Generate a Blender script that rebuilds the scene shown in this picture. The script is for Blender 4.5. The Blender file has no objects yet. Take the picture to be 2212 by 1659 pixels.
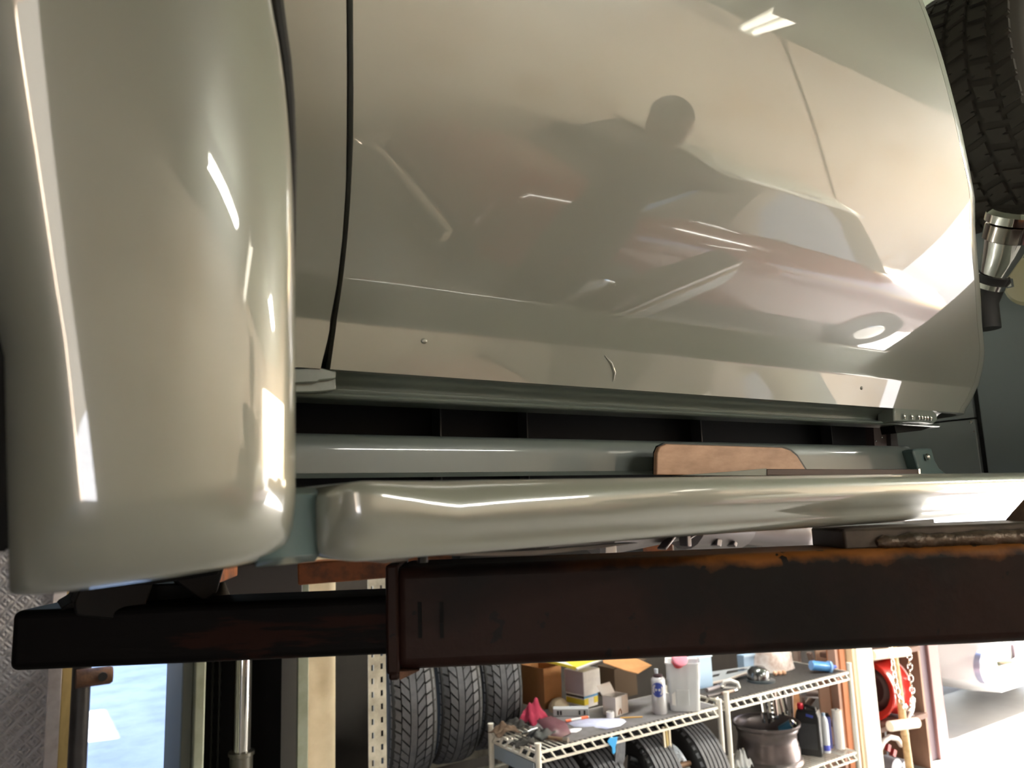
import bpy, bmesh, math, random
import numpy as np
from mathutils import Vector, Matrix
random.seed(7)
SKY_STRENGTH, SUN_STRENGTH, EXPOSURE = .9, 50.0, .8
SUN_VEC = (.8, -.2, .5)
PAINT_COL, COAT_IOR, TAN_COL = '85877f', 2.0, 'e6d3bd'
DEL0, DEL1, DEL2, HEM = 32, 23, 15.5, 13
FL1, CRW, FTILT, TUCK = .5, .040, .09, .05
CEIL_Z, CEIL_COL, TUBE_EMIT, SOFFIT_Z, LIT_EMIT = 3.75, '7a8370', 4, 2.9, 190
LAMPS = (((4.4, -3.3, 2.83), (2.95, -1.5, 2.83)), ((7.0, .6, 3.7), (7.0, 1.8, 3.7)), ((-1.6, -1.4, 3.7), (-1.6, -.2, 3.7)), ((1.35, -2.0, 2.83), (2.5, -2.0, 2.83)), ((4.3, -1.0, 2.83), (5.5, -1.0, 2.83)), ((2.2, 2.5, 3.7), (3.8, 2.5, 3.7)))
PERSON = (1.94, -.85)
SLIT = (-2.85, -1.75)
REFLECTOR_COL, ASPHALT = '4a4741', '5a5a5c'
TYRE_Y = .79
XR, DOOR_H, DOOR_Y = 8.8, 2.55, 2.7
SC = bpy.context.scene
COL = SC.collection

# ---------------------------------------------------------------- camera
FPX, CX, CY, EYE = 1642.0, 1106.0, 829.5, 1.75
_x = np.array([2544, 171, 1642.0]); _x /= np.linalg.norm(_x)
_z = np.array([-366, -10330, 1642.0]); _z -= _x * (_z @ _x); _z /= np.linalg.norm(_z)
_y = np.cross(_z, _x)
ROT = np.array([_x, _y, _z])
CAM = np.array([0, 0, EYE])
cd = bpy.data.cameras.new('camera'); cam = bpy.data.objects.new('camera', cd); COL.objects.link(cam)
r_, u_, b_ = ROT[:, 0], -ROT[:, 1], -ROT[:, 2]
cam.matrix_world = Matrix(((r_[0], u_[0], b_[0], 0), (r_[1], u_[1], b_[1], 0), (r_[2], u_[2], b_[2], EYE), (0, 0, 0, 1)))
cd.sensor_width = 36; cd.lens = FPX / 2212 * 36; cd.clip_start = .02; cd.clip_end = 200
cd.dof.use_dof = True; cd.dof.focus_distance = 1.15; cd.dof.aperture_fstop = 7.0
SC.camera = cam

# ---------------------------------------------------------------- world, sun, exposure
W = bpy.data.worlds.new('sky'); SC.world = W; W.use_nodes = True
bg = W.node_tree.nodes['Background']
sky = W.node_tree.nodes.new('ShaderNodeTexSky'); sky.sky_type = 'NISHITA'; sky.sun_disc = False
sky.sun_elevation = math.asin(Vector(SUN_VEC).normalized().z); sky.sun_rotation = math.atan2(SUN_VEC[0], SUN_VEC[1]); sky.air_density = 1.0; sky.dust_density = 2.0
W.node_tree.links.new(sky.outputs[0], bg.inputs[0]); bg.inputs[1].default_value = SKY_STRENGTH
SUNDIR = Vector(SUN_VEC).normalized()
sl = bpy.data.lights.new('sun', 'SUN'); sl.energy = SUN_STRENGTH; sl.angle = math.radians(.6); sl.color = (1, .965, .92)
so = bpy.data.objects.new('sun', sl); COL.objects.link(so); so.location = (6, 8, 14)
so.rotation_euler = SUNDIR.to_track_quat('Z', 'Y').to_euler()
vs = SC.view_settings; vs.view_transform = 'Standard'; vs.look = 'None'; vs.gamma = 1; vs.use_curve_mapping = False
vs.exposure = EXPOSURE
SC.cycles.use_denoising = True
SC.cycles.max_bounces = 10; SC.cycles.diffuse_bounces = 5; SC.cycles.glossy_bounces = 5
SC.cycles.caustics_reflective = False; SC.cycles.caustics_refractive = False
SC.cycles.sample_clamp_indirect = 8

# ---------------------------------------------------------------- pixel helpers (2212 x 1659)
def ray(px, py): return ROT @ np.array([(px - CX) / FPX, (py - CY) / FPX, 1.0])
def onY(px, py, Y): d = ray(px, py); return CAM + d * (Y / d[1])
def onX(px, py, X): d = ray(px, py); return CAM + d * (X / d[0])
def onZ(px, py, Z): d = ray(px, py); return CAM + d * ((Z - EYE) / d[2])
def surf(px, py, f):
    """point where the ray meets the surface Y = f(z)"""
    d = ray(px, py); lo, hi = .05, 6.0
    for _ in range(60):
        m = (lo + hi) / 2; P = CAM + d * m
        if P[1] < f(P[2]): lo = m
        else: hi = m
    return CAM + d * lo
def interp(tab, v):
    if v <= tab[0][0]: return tab[0][1]
    for (a, b), (c, d) in zip(tab, tab[1:]):
        if v <= c: return b + (d - b) * (v - a) / (c - a) if c > a else d
    return tab[-1][1]

# ---------------------------------------------------------------- materials
MATS = {}
def srgb(c):
    if isinstance(c, str):
        c = [int(c[i:i + 2], 16) / 255 for i in (0, 2, 4)]
    return tuple((x / 12.92 if x <= .04045 else ((x + .055) / 1.055) ** 2.4) for x in c) + (1,)
def mat(name, col, rough=.5, metal=0, coat=0, spec=.5, noise=None, bump=None, coat_rough=.02, coat_ior=1.5, trans=0, emit=None, alpha=1):
    """noise=(colour2, scale, lo, hi, stretch) mixes in a second colour; bump=(scale, strength)"""
    if name in MATS: return MATS[name]
    m = bpy.data.materials.new(name); m.use_nodes = True; nt = m.node_tree; b = nt.nodes['Principled BSDF']
    b.inputs['Base Color'].default_value = srgb(col); b.inputs['Roughness'].default_value = rough
    b.inputs['Metallic'].default_value = metal; b.inputs['Coat Weight'].default_value = coat
    b.inputs['Coat Roughness'].default_value = coat_rough; b.inputs['Coat IOR'].default_value = coat_ior
    b.inputs['Specular IOR Level'].default_value = spec
    b.inputs['Transmission Weight'].default_value = trans; b.inputs['Alpha'].default_value = alpha
    if emit: b.inputs['Emission Color'].default_value = srgb(emit[0]); b.inputs['Emission Strength'].default_value = emit[1]
    tc = nt.nodes.new('ShaderNodeTexCoord'); mp = nt.nodes.new('ShaderNodeMapping'); nt.links.new(tc.outputs['Object'], mp.inputs[0])
    if noise:
        if len(noise) > 4: mp.inputs['Scale'].default_value = noise[4]
        n = nt.nodes.new('ShaderNodeTexNoise'); n.inputs['Scale'].default_value = noise[1]; n.inputs['Detail'].default_value = 8; n.inputs['Roughness'].default_value = .62
        nt.links.new(mp.outputs[0], n.inputs['Vector'])
        cr = nt.nodes.new('ShaderNodeValToRGB'); cr.color_ramp.elements[0].position = noise[2]; cr.color_ramp.elements[1].position = noise[3]
        cr.color_ramp.elements[0].color = srgb(noise[0]); cr.color_ramp.elements[1].color = srgb(col)
        nt.links.new(n.outputs['Fac'], cr.inputs[0]); nt.links.new(cr.outputs[0], b.inputs['Base Color'])
    if bump:
        n2 = nt.nodes.new('ShaderNodeTexNoise'); n2.inputs['Scale'].default_value = bump[0]; n2.inputs['Detail'].default_value = 4
        nt.links.new(mp.outputs[0], n2.inputs['Vector'])
        bp = nt.nodes.new('ShaderNodeBump'); bp.inputs['Strength'].default_value = bump[1]; bp.inputs['Distance'].default_value = .01
        nt.links.new(n2.outputs['Fac'], bp.inputs['Height']); nt.links.new(bp.outputs[0], b.inputs['Normal'])
    MATS[name] = m; return m

# ---------------------------------------------------------------- mesh builder
class MB:
    def __init__(s): s.v = []; s.f = []
    def add(s, vs, fs):
        o = len(s.v); s.v += [tuple(map(float, p)) for p in vs]; s.f += [tuple(i + o for i in f) for f in fs]; return s
    def box(s, a, b):
        x0, x1 = sorted((a[0], b[0])); y0, y1 = sorted((a[1], b[1])); z0, z1 = sorted((a[2], b[2]))
        return s.add([(x0, y0, z0), (x1, y0, z0), (x1, y1, z0), (x0, y1, z0), (x0, y0, z1), (x1, y0, z1), (x1, y1, z1), (x0, y1, z1)],
                     [(3, 2, 1, 0), (4, 5, 6, 7), (0, 1, 5, 4), (1, 2, 6, 5), (2, 3, 7, 6), (3, 0, 4, 7)])
    def cbox(s, c, size, rz=0, rx=0, ry=0):
        R = Matrix.Rotation(rz, 3, 'Z') @ Matrix.Rotation(ry, 3, 'Y') @ Matrix.Rotation(rx, 3, 'X'); c = Vector(c); h = [k / 2 for k in size]
        vs = [c + R @ Vector((sx * h[0], sy * h[1], sz * h[2])) for sz in (-1, 1) for sx, sy in ((-1, -1), (1, -1), (1, 1), (-1, 1))]
        return s.add(vs, [(3, 2, 1, 0), (4, 5, 6, 7), (0, 1, 5, 4), (1, 2, 6, 5), (2, 3, 7, 6), (3, 0, 4, 7)])
    def bar(s, p, q, w, h, up=(0, 0, 1)):
        p, q = Vector(p), Vector(q); d = (q - p).normalized(); a = d.cross(Vector(up))
        if a.length < 1e-5: a = d.cross(Vector((1, 0, 0)))
        a.normalize(); b = a.cross(d)
        vs = [e + a * (i * w / 2) + b * (j * h / 2) for e in (p, q) for i, j in ((-1, -1), (1, -1), (1, 1), (-1, 1))]
        return s.add(vs, [(3, 2, 1, 0), (4, 5, 6, 7), (0, 1, 5, 4), (1, 2, 6, 5), (2, 3, 7, 6), (3, 0, 4, 7)])
    def tube(s, path, rad, n=12, caps=True, closed=False):
        P = [Vector(p) for p in path]; L = len(P)
        rr = rad if isinstance(rad, (list, tuple)) else [rad] * L
        T = []
        for i in range(L):
            a = P[(i - 1) % L] if closed or i else P[i]; b = P[(i + 1) % L] if closed or i < L - 1 else P[i]
            T.append((b - a).normalized())
        ref = Vector((0, 0, 1)) if abs(T[0].z) < .9 else Vector((1, 0, 0))
        rings = []; u = (ref - T[0] * ref.dot(T[0])).normalized()
        for i in range(L):
            u = (u - T[i] * u.dot(T[i])).normalized(); w = T[i].cross(u)
            rings.append([P[i] + (u * math.cos(2 * math.pi * k / n) + w * math.sin(2 * math.pi * k / n)) * rr[i] for k in range(n)])
        s.grid(rings, closev=True, closeu=closed)
        if caps and not closed:
            s.add(rings[0], [tuple(reversed(range(n)))]); s.add(rings[-1], [tuple(range(n))])
        return s
    def grid(s, rows, closeu=False, closev=False):
        o = len(s.v); nu = len(rows); nv = len(rows[0])
        for r in rows: s.v += [tuple(map(float, p)) for p in r]
        for i in range(nu if closeu else nu - 1):
            for j in range(nv if closev else nv - 1):
                a, b = i, (i + 1) % nu; c, d = j, (j + 1) % nv
                s.f.append((o + a * nv + c, o + a * nv + d, o + b * nv + d, o + b * nv + c))
        return s
    def lathe(s, prof, org=(0, 0, 0), axis='Z', n=24, a0=0, a1=2 * math.pi, closeprof=False):
        full = abs(a1 - a0 - 2 * math.pi) < 1e-6; rows = []
        for k in range(n if full else n + 1):
            t = a0 + (a1 - a0) * k / n; c, q = math.cos(t), math.sin(t); row = []
            for r, h in prof:
                p = {'Z': (r * c, r * q, h), 'Y': (r * c, h, r * q), 'X': (h, r * c, r * q)}[axis]
                row.append((p[0] + org[0], p[1] + org[1], p[2] + org[2]))
            rows.append(row)
        return s.grid(rows, closeu=full, closev=closeprof)
    def prism(s, poly, thick, frame):
        """poly of 2D points in frame (origin, u, v); extruded along u x v by thick"""
        O, u, v = [Vector(k) for k in frame]; w = u.cross(v).normalized() * thick; n = len(poly)
        a = [O + u * x + v * y for x, y in poly]; b = [p + w for p in a]
        return s.add(a + b, [tuple(reversed(range(n))), tuple(range(n, 2 * n))] + [(i, (i + 1) % n, n + (i + 1) % n, n + i) for i in range(n)])
    def ball(s, c, r, nu=12, nv=8):
        rx, ry, rz = r if isinstance(r, (list, tuple)) else (r, r, r)
        rows = [[(c[0] + rx * math.sin(math.pi * i / nv) * math.cos(2 * math.pi * j / nu), c[1] + ry * math.sin(math.pi * i / nv) * math.sin(2 * math.pi * j / nu), c[2] + rz * math.cos(math.pi * i / nv)) for j in range(nu)] for i in range(nv + 1)]
        return s.grid(rows, closev=True)
def finish_mesh(me, smooth):
    bm = bmesh.new(); bm.from_mesh(me)
    bmesh.ops.remove_doubles(bm, verts=bm.verts, dist=1e-6)
    bmesh.ops.recalc_face_normals(bm, faces=bm.faces); bm.to_mesh(me); bm.free()
    if smooth:
        me.polygons.foreach_set('use_smooth', [True] * len(me.polygons)); me.set_sharp_from_angle(angle=math.radians(smooth))
def world_loc(o):
    p = Vector((0, 0, 0))
    while o: p += o.location; o = o.parent
    return p
def obj(name, mb, m, parent=None, smooth=35, bevel=0, local=False, thick=0, subsurf=0, off=-1, recalc=True):
    """links mb as ONE mesh object; vertices are world coordinates unless local"""
    me = bpy.data.meshes.new(name); sh = Vector((0, 0, 0)) if local or not parent else world_loc(parent)
    me.from_pydata([Vector(p) - sh for p in mb.v], [], mb.f); me.update()
    if recalc: finish_mesh(me, smooth)
    else:
        me.polygons.foreach_set('use_smooth', [True] * len(me.polygons))
    o = bpy.data.objects.new(name, me); COL.objects.link(o); me.materials.append(m)
    if parent: o.parent = parent
    if thick: k = o.modifiers.new('thickness', 'SOLIDIFY'); k.thickness = thick; k.offset = off
    if bevel: k = o.modifiers.new('bevel', 'BEVEL'); k.width = bevel; k.segments = 2; k.limit_method = 'ANGLE'; k.angle_limit = .6
    if subsurf: k = o.modifiers.new('sub', 'SUBSURF'); k.levels = subsurf; k.render_levels = subsurf
    return o
def tag(o, label, cat, group=None):
    o['label'] = label; o['category'] = cat
    if group: o['group'] = group
    return o
def thing(name, label, cat, loc=(0, 0, 0), rz=0, group=None):
    o = bpy.data.objects.new(name, None); o.empty_display_size = .05; COL.objects.link(o); o.location = loc; o.rotation_euler.z = rz
    return tag(o, label, cat, group)
def struct(name, mb, m, smooth=0, bevel=0):
    o = obj(name, mb, m, None, smooth, bevel); o['kind'] = 'structure'; return o
def copy_tree(o, loc, rz, label=None, rot=None):
    c = o.copy(); COL.objects.link(c); c.location = loc; c.rotation_euler = rot if rot else (0, 0, rz)
    if label: c['label'] = label
    for ch in o.children:
        d = ch.copy(); COL.objects.link(d); d.parent = c
        for g in ch.children:
            e = g.copy(); COL.objects.link(e); e.parent = d
    return c

# ---------------------------------------------------------------- shared materials
PAINT = mat('cream_paint', PAINT_COL, rough=.32, coat=1, coat_rough=.012, coat_ior=COAT_IOR, spec=.8)
PAINT2 = mat('teal_primer_paint', '4f6465', rough=.4, coat=.4, coat_rough=.05)
PAINT3 = mat('sill_paint', '6b746f', rough=.35, coat=.6, coat_rough=.05, noise=('5c625c', 14, .28, .4))
GREYP = mat('blue_grey_paint', '7e878a', rough=.4, coat=.6, coat_rough=.08)
BLACK = mat('black_rubber', '0d0d0e', rough=.6)
BLACKM = mat('black_underbody', '050506', rough=.7, spec=.2)
OILY = mat('oily_black_steel', '060505', rough=.6, spec=.25, noise=('120b08', 12, .35, .6))
CHROME = mat('chrome', 'd8d6d2', rough=.06, metal=1)
STEEL = mat('bright_steel', 'b9bcc0', rough=.25, metal=1)
ALU = mat('cast_aluminium', '6f696b', rough=.45, metal=.6)
ORANGE = mat('worn_orange_paint', '8a4a1e', rough=.6, noise=('40200f', 9, .35, .55), bump=(40, .2))
TYRE = mat('tyre_rubber', '55565c', rough=.65, noise=('43444a', 30, .3, .7))
TYREC = mat('tyre_carcass', '19191b', rough=.8)
TYRED = mat('spare_tyre_rubber', '332f29', rough=.75)
WHITE = mat('white_paint', 'e6e3e2', rough=.5)
WOOD = mat('pine_wood', 'b89a6a', rough=.7, noise=('9c7c4e', 8, .3, .7, (1, 1, .12)))

# ---------------------------------------------------------------- room shell
CONC = mat('workshop_concrete', '9d9b98', rough=.5, noise=('85837f', 1.3, .3, .7), bump=(18, .1))
YARD = mat('yard_concrete', 'a9aaae', rough=.85, noise=('8d9096', 2.2, .3, .62), bump=(30, .2))
CEILM = mat('ceiling_board', CEIL_COL, rough=.85)
DARKW = mat('dark_back_wall', '3a3430', rough=.9, noise=('2a2522', 3, .3, .7))
TANW = mat('tan_stucco', TAN_COL, rough=.9, noise=('b99470', 1.1, .25, .5), bump=(60, .15))
struct('floor', MB().box((-3, -3.6, -.12), (XR, 3.8, 0)), CONC)
struct('ground_yard', MB().box((-40, -40, -.3), (60, 60, -.121)).box((-40, 3.8, -.121), (60, 60, -.01)).box((-40, -40, -.121), (XR, -3.6, -.01)), YARD)
struct('ground_asphalt', MB().box((XR, -40, -.121), (60, 3.8, -.01)), mat('asphalt', ASPHALT, rough=.9, noise=('3a3a3c', 4, .3, .7)))  # unseen ground kept dark to dim its highlight on the fender
struct('ceiling', MB().box((-3.15, -3.75, CEIL_Z), (XR, 3.95, CEIL_Z + .15)), CEILM)
struct('ceiling', MB().box((1.2, -3.6, SOFFIT_Z), (XR, -.75, SOFFIT_Z + .12)).box((1.2, -.85, SOFFIT_Z + .12), (XR, -.75, CEIL_Z)), CEILM)
wb = MB().box((-3, 3.8, 0), (.235, 3.95, CEIL_Z)).box((.235, 3.8, 2.6), (1.02, 3.95, CEIL_Z)).box((1.02, 3.8, 0), (5.85, 3.95, CEIL_Z)).box((5.85, 3.8, 3.5), (XR + .15, 3.95, CEIL_Z))
struct('wall_back', wb, DARKW)
struct('trim_6', MB().bar((5.05, -3.592, 2.88), (7.1, -3.592, .95), .02, .022, up=(0, 1, 0)), mat('joint_strip', '7a6a58', rough=.9))
struct('wall_reflector', MB().box((-6.3, -16, 0), (-6, -5, 8)), mat('reflector_wall', REFLECTOR_COL, rough=.9))  # unseen wall added so the slit mirrors as an even fender highlight
struct('wall_left', MB().box((-3.15, -3.6, 0), (-3, 3.95, CEIL_Z)), DARKW)
struct('wall_front', MB().box((-3.15, -3.75, 0), (SLIT[0], -3.6, CEIL_Z)).box((SLIT[1], -3.75, 0), (XR, -3.6, CEIL_Z)).box((SLIT[0], -3.75, 3.7), (SLIT[1], -3.6, CEIL_Z)), TANW)
# header over the open end of the workshop
struct('wall_right', MB().box((XR, -3.75, DOOR_H), (XR + .15, 3.95, CEIL_Z + .15)).box((XR, DOOR_Y, 0), (XR + .15, 3.95, DOOR_H)), TANW)
# unseen wall added to shade the back yard, gapped for a streak of sun
SUN_BLOCK = mat('sun_block_wall', '9a948a', rough=.9)
m = MB().box((4.5, 3.75, 0), (4.7, 6.3, 4.4)).box((4.5, 7.5, 0), (4.7, 14, 4.4)).box((4.5, 6.3, 0), (4.7, 7.5, 2.3)).box((4.5, 6.3, 2.62), (4.7, 7.5, 4.4))
struct('wall_sun_block', m, SUN_BLOCK)

# left back corner trims
DIAM = bpy.data.materials.new('diamond_plate'); DIAM.use_nodes = True
nt = DIAM.node_tree; b = nt.nodes['Principled BSDF']; b.inputs['Base Color'].default_value = srgb('a9a5a8'); b.inputs['Metallic'].default_value = .35; b.inputs['Roughness'].default_value = .5
tc = nt.nodes.new('ShaderNodeTexCoord'); hs = []
for sgn in (1, -1):
    mp = nt.nodes.new('ShaderNodeMapping'); mp.inputs['Rotation'].default_value = (0, sgn * .785, 0); mp.inputs['Scale'].default_value = (1, 1, 1)
    wv = nt.nodes.new('ShaderNodeTexVoronoi'); wv.inputs['Scale'].default_value = 64; wv.feature = 'F1'; wv.inputs['Randomness'].default_value = 0
    mp2 = nt.nodes.new('ShaderNodeMapping'); mp2.inputs['Scale'].default_value = (1, .0, .38)
    nt.links.new(tc.outputs['Object'], mp.inputs[0]); nt.links.new(mp.outputs[0], mp2.inputs[0]); nt.links.new(mp2.outputs[0], wv.inputs['Vector'])
    hs.append(wv.outputs['Distance'])
mn = nt.nodes.new('ShaderNodeMath'); mn.operation = 'MINIMUM'; nt.links.new(hs[0], mn.inputs[0]); nt.links.new(hs[1], mn.inputs[1])
rp = nt.nodes.new('ShaderNodeMapRange'); rp.inputs[1].default_value = .1; rp.inputs[2].default_value = .45; rp.inputs[3].default_value = 1; rp.inputs[4].default_value = 0
nt.links.new(mn.outputs[0], rp.inputs[0])
bp = nt.nodes.new('ShaderNodeBump'); bp.inputs['Strength'].default_value = .6; bp.inputs['Distance'].default_value = .006
nt.links.new(rp.outputs[0], bp.inputs['Height']); nt.links.new(bp.outputs[0], b.inputs['Normal'])
struct('trim_1', MB().box((-.6, 3.56, 0), (.15, 3.6, 2.6)), DIAM)
struct('trim_2', MB().box((.15, 3.545, 0), (.196, 3.6, 2.8)), mat('white_trim', 'd9d0d0', rough=.6, noise=('c4b9ba', 20, .3, .6)), bevel=.003)
struct('trim_3', MB().box((.196, 3.55, 0), (.237, 3.6, 2.8)), mat('raw_wood_trim', 'a88f5c', rough=.7, noise=('7c6638', 14, .3, .6, (1, 1, .3))), bevel=.003)

# ---------------------------------------------------------------- pickup truck
truck = thing('pickup_truck', 'pale cream vintage pickup truck raised on the lift', 'truck', (1.0, 1.2, 1.7))
ZB = float(onY(715, 798, .80)[2]); ZC = float(onY(735, 696, .79)[2])
_tab = []; y = .80; z = ZB; _tab.append((z - .02, y))
while z < 3.2:
    _tab.append((z, y)); d = interp([(ZC - .001, HEM), (ZC + .001, DEL0), (2.2, DEL1), (2.58, DEL2), (3.0, 7)], z); dz = .002 if z < ZC + .01 else .01
    y -= math.tan(math.radians(d)) * dz; z += dz
def fdoor(z): return interp(_tab, z)
ZT = float(surf(1990, -60, fdoor)[2])
def edge(pts, off=0):
    t = []
    for p in pts:
        P = surf(p[0], p[1], lambda q: fdoor(q) + off); t.append((float(P[2]), float(P[0])))
    t.sort(); return t
doorL = edge([(762, -60), (763, 100), (763, 300), (757, 430), (750, 520), (740, 610), (727, 700), (713, 799)])
cowlR = edge([(747, -60), (749, 200), (747, 400), (739, 520), (727, 620), (711, 720), (693, 792)])
TH = math.radians(90 - 64); RC = .085
Bpx = [(1975, -60), (1990, 0), (2007, 40), (2036, 127), (2074, 270), (2106, 426), (2106, 490), (2112, 570), (2121, 700), (2127, 760), (2124, 790), (2113, 835), (2098, 866), (2083, 888)]
cornT = edge(Bpx, RC * (1 - math.cos(TH)))
def doorR(z): return interp(cornT, z) - RC * math.sin(TH)
zs = [ZB + (ZC - ZB) * k / 5 for k in range(5)] + [ZC - .0015, ZC, ZC + .0015] + list(np.linspace(ZC + .006, ZT + .05, 44))
def panel(rows, depth=.016):
    """a sheet with its four edges folded back"""
    m = MB().grid(rows); bk = lambda p: (p[0], p[1] + depth, p[2])
    for r in (rows[0], rows[-1], [q[0] for q in rows], [q[-1] for q in rows]): m.grid([list(r), [bk(p) for p in r]])
    return m
NX = 40
rows = [[(interp(doorL, z) + (doorR(z) - interp(doorL, z)) * k / NX, fdoor(z), z) for k in range(NX + 1)] for z in zs]
door = obj('door', panel(rows), PAINT, truck, 40)
for px, py in ((916, 736), (1861, 838)):
    P = surf(px, py, fdoor); obj('paint_bump', MB().ball((P[0], P[1] + .0008, P[2]), (.0045, .003, .0035), 12, 8), PAINT, door, 60)
obj('hem_crease', MB().tube([surf(1306, 768, fdoor), surf(1320, 785, fdoor), surf(1327, 805, fdoor), surf(1324, 825, fdoor)], [.0008, .0022, .0026, .0008], 8), PAINT, door, 60)
rows = [[(doorR(z) + .0012 + RC * math.sin(a), fdoor(z) + RC * (1 - math.cos(a)), z) for a in np.linspace(0, math.pi / 2, 14)] + [(doorR(z) + RC, 1.7, z)] for z in zs]
obj('cab_corner', panel(rows), PAINT, truck, 40)
rows = [[(interp(cowlR, z) - (interp(cowlR, z) - .11) * k / 8, fdoor(z), z) for k in range(9)] for z in zs]
obj('cowl_panel', panel(rows), PAINT, truck, 40)
rows = [[(interp(cowlR, z) - .02 + .06 * k, fdoor(z) + .014, z) for k in range(2)] for z in zs if z > ZB + .003]
obj('door_seal', MB().grid(rows), BLACK, truck, 40, thick=.002)
# cab interior, closed and dark
obj('cab_floor', MB().box((.24, .87, ZB + .0), (1.6, 2.3, ZB + .05)), BLACKM, truck)
obj('firewall', MB().box((.2, .9, ZB), (.24, 2.3, 3.3)), BLACKM, truck)
# rocker sill under the door
def sweep(prof, x0, x1, n=2):
    return MB().grid([[(x0 + (x1 - x0) * k / n, p[0], p[1]) for p in prof] for k in range(n + 1)])
k = ZB - 1.905
prof = [(.86, 1.907), (.814, 1.9065), (.822, 1.9035), (.826, 1.901), (.828, 1.899), (.832, 1.8975), (.842, 1.894), (.844, 1.890), (.840, 1.8865), (.830, 1.8845), (.825, 1.8825), (.823, 1.880), (.825, 1.8775), (.834, 1.8765), (.87, 1.8765)]
obj('rocker_sill', sweep([(a, b_ + k) for a, b_ in prof], .2, 1.585, 6), PAINT3, truck, 50)
def plate(pts, Y, thick):
    """polygon seen at these pixels, built as a slab standing in the plane Y"""
    P = [onY(px, py, Y) for px, py in pts]
    n = len(P); m = MB(); a = [tuple(p) for p in P]; b = [(p[0], p[1] + thick, p[2]) for p in P]
    return m.add(a + b, [tuple(range(n)), tuple(reversed(range(n, 2 * n)))] + [(n + i, n + (i + 1) % n, (i + 1) % n, i) for i in range(n)])
br = obj('sill_bracket', plate([(600, 798), (690, 793), (727, 802), (726, 818), (690, 822), (686, 826), (600, 829)], .803, .02).add(*[plate([(600, 822), (686, 822), (726, 817), (727, 842), (700, 846), (668, 848), (600, 848)], .812, .014).v, plate([(600, 822), (686, 822), (726, 817), (727, 842), (700, 846), (668, 848), (600, 848)], .812, .014).f]), PAINT3, truck, 30, bevel=.0015)
# rear sill bracket with crumpled edge
xb = [(1930 + 6 * i, 877 + 2.0 * i * .5 + (2.2 if i % 2 else 0)) for i in range(15)]
m = plate([(1932, 878), (1960, 876), (2012, 884), (2024, 893), (2026, 908), (2018, 915), (1990, 912), (1932, 911)], .80, .035)
rb_ = obj('sill_bracket', m, PAINT3, truck, 30, bevel=.003)
for i, px in enumerate((1953, 1969, 1984, 1991, 1997, 2003, 2010)):
    P = onY(px, 900 + i * .6, .797); obj('bolt', MB().ball(P, (.0022, .003, .0055), 8, 6), CHROME, rb_)
obj('sill_notch', plate([(1962, 871), (2012, 876), (2006, 888), (1964, 884)], .8, .02), mat('sill_notch_paint', '7d857e', rough=.5), truck)  # paler grey-green than the sill
obj('sill_underplate', plate([(1930, 911), (1990, 912), (2016, 917), (2014, 922), (1990, 930), (1936, 936)], .83, .03), BLACKM, truck)

# splash apron between sill and running board
ZA = float(onY(636, 936, .84)[2]); ZR = float(onY(1100, 1026, .84)[2])
prof = [(.90, ZA + .002), (.852, ZA + .0015), (.846, ZA - .0005), (.843, ZA - .004), (.842, ZA - .02), (.841, ZA - .045), (.838, ZR + .004), (.828, ZR - .002)]
x1 = float(onY(1972, 990, .84)[0])
obj('splash_apron', sweep(prof, .15, x1, 8), mat('apron_paint', '58605f', rough=.35, coat=.6, coat_rough=.05), truck, 50)
ab = obj('apron_bracket', plate([(1972, 973), (1980, 969), (2013, 968), (2016, 980), (2020, 995), (2030, 1012), (2050, 1027), (1988, 1027)], .82, .03), PAINT2, truck, 30, bevel=.003)
obj('bolt', MB().ball(onY(2003, 987, .816), (.006, .006, .007), 10, 7), CHROME, ab)

# running board with a rounded front end
ZTOP, ZBOT = float(onY(1500, 1028, .50)[2]), float(onY(1200, 1185, .50)[2])
XL = float(onY(688, 1120, .53)[0]); R_ = .03; rows = []
xs = [XL + R_ * (1 - math.cos(t)) for t in np.linspace(0, math.pi / 2, 9)] + list(np.linspace(XL + .04, .62, 22)) + list(np.linspace(.66, 1.9, 26))
for X in xs:
    t = min(1, (X - XL) / R_); q = math.sqrt(max(0, 1 - (1 - t) ** 2))
    yf = .533 - .033 * q; zt = ZTOP + .0 - .012 * (1 - q); zb = ZBOT + .012 * (1 - q) - .0005 * math.sin(X * 9)
    rt = interp([(XL, .004), (XL + .02, .012), (.235, .02), (.275, .03), (.33, .026), (.5, .019), (1.9, .019)], X); ra = rt * .75
    rb = .011 + .003 * q
    sec = [(.836, zt + .001), (.7, zt + .001)]
    sec += [(yf + rt * (1 - math.sin(a)), zt - ra * (1 - math.cos(a))) for a in np.linspace(0, math.pi / 2, 8)]
    bul = .004 * q
    hh = (zt - ra) - (zb + rb)
    sec += [(yf + .010 * s_ - bul * math.sin(math.pi * s_), zt - ra - hh * s_) for s_ in (.2, .4, .6, .8)]
    sec += [(yf + .010 + rb * (1 - math.cos(a)), zb + rb - rb * math.sin(a)) for a in np.linspace(0, math.pi / 2, 7)]
    sec += [(yf + .055, zb), (yf + .06, zb + .008)]
    rows.append([(X, a, b_) for a, b_ in sec])
m = MB().grid(rows); m.add(rows[0], [tuple(range(len(rows[0])))])
obj('running_board', m, PAINT, truck, 50)
obj('board_end_flange', MB().grid([[(X, .526 + (.012 if i in (0, 3) else 0) + .004 * j, z) for i, z in enumerate((ZBOT + .0, ZBOT + .006, ZTOP - .008, ZTOP - .003))] for j, X in enumerate((.14, .16, XL - .004, XL + .004))]), PAINT2, truck, 50, thick=.003)
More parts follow.
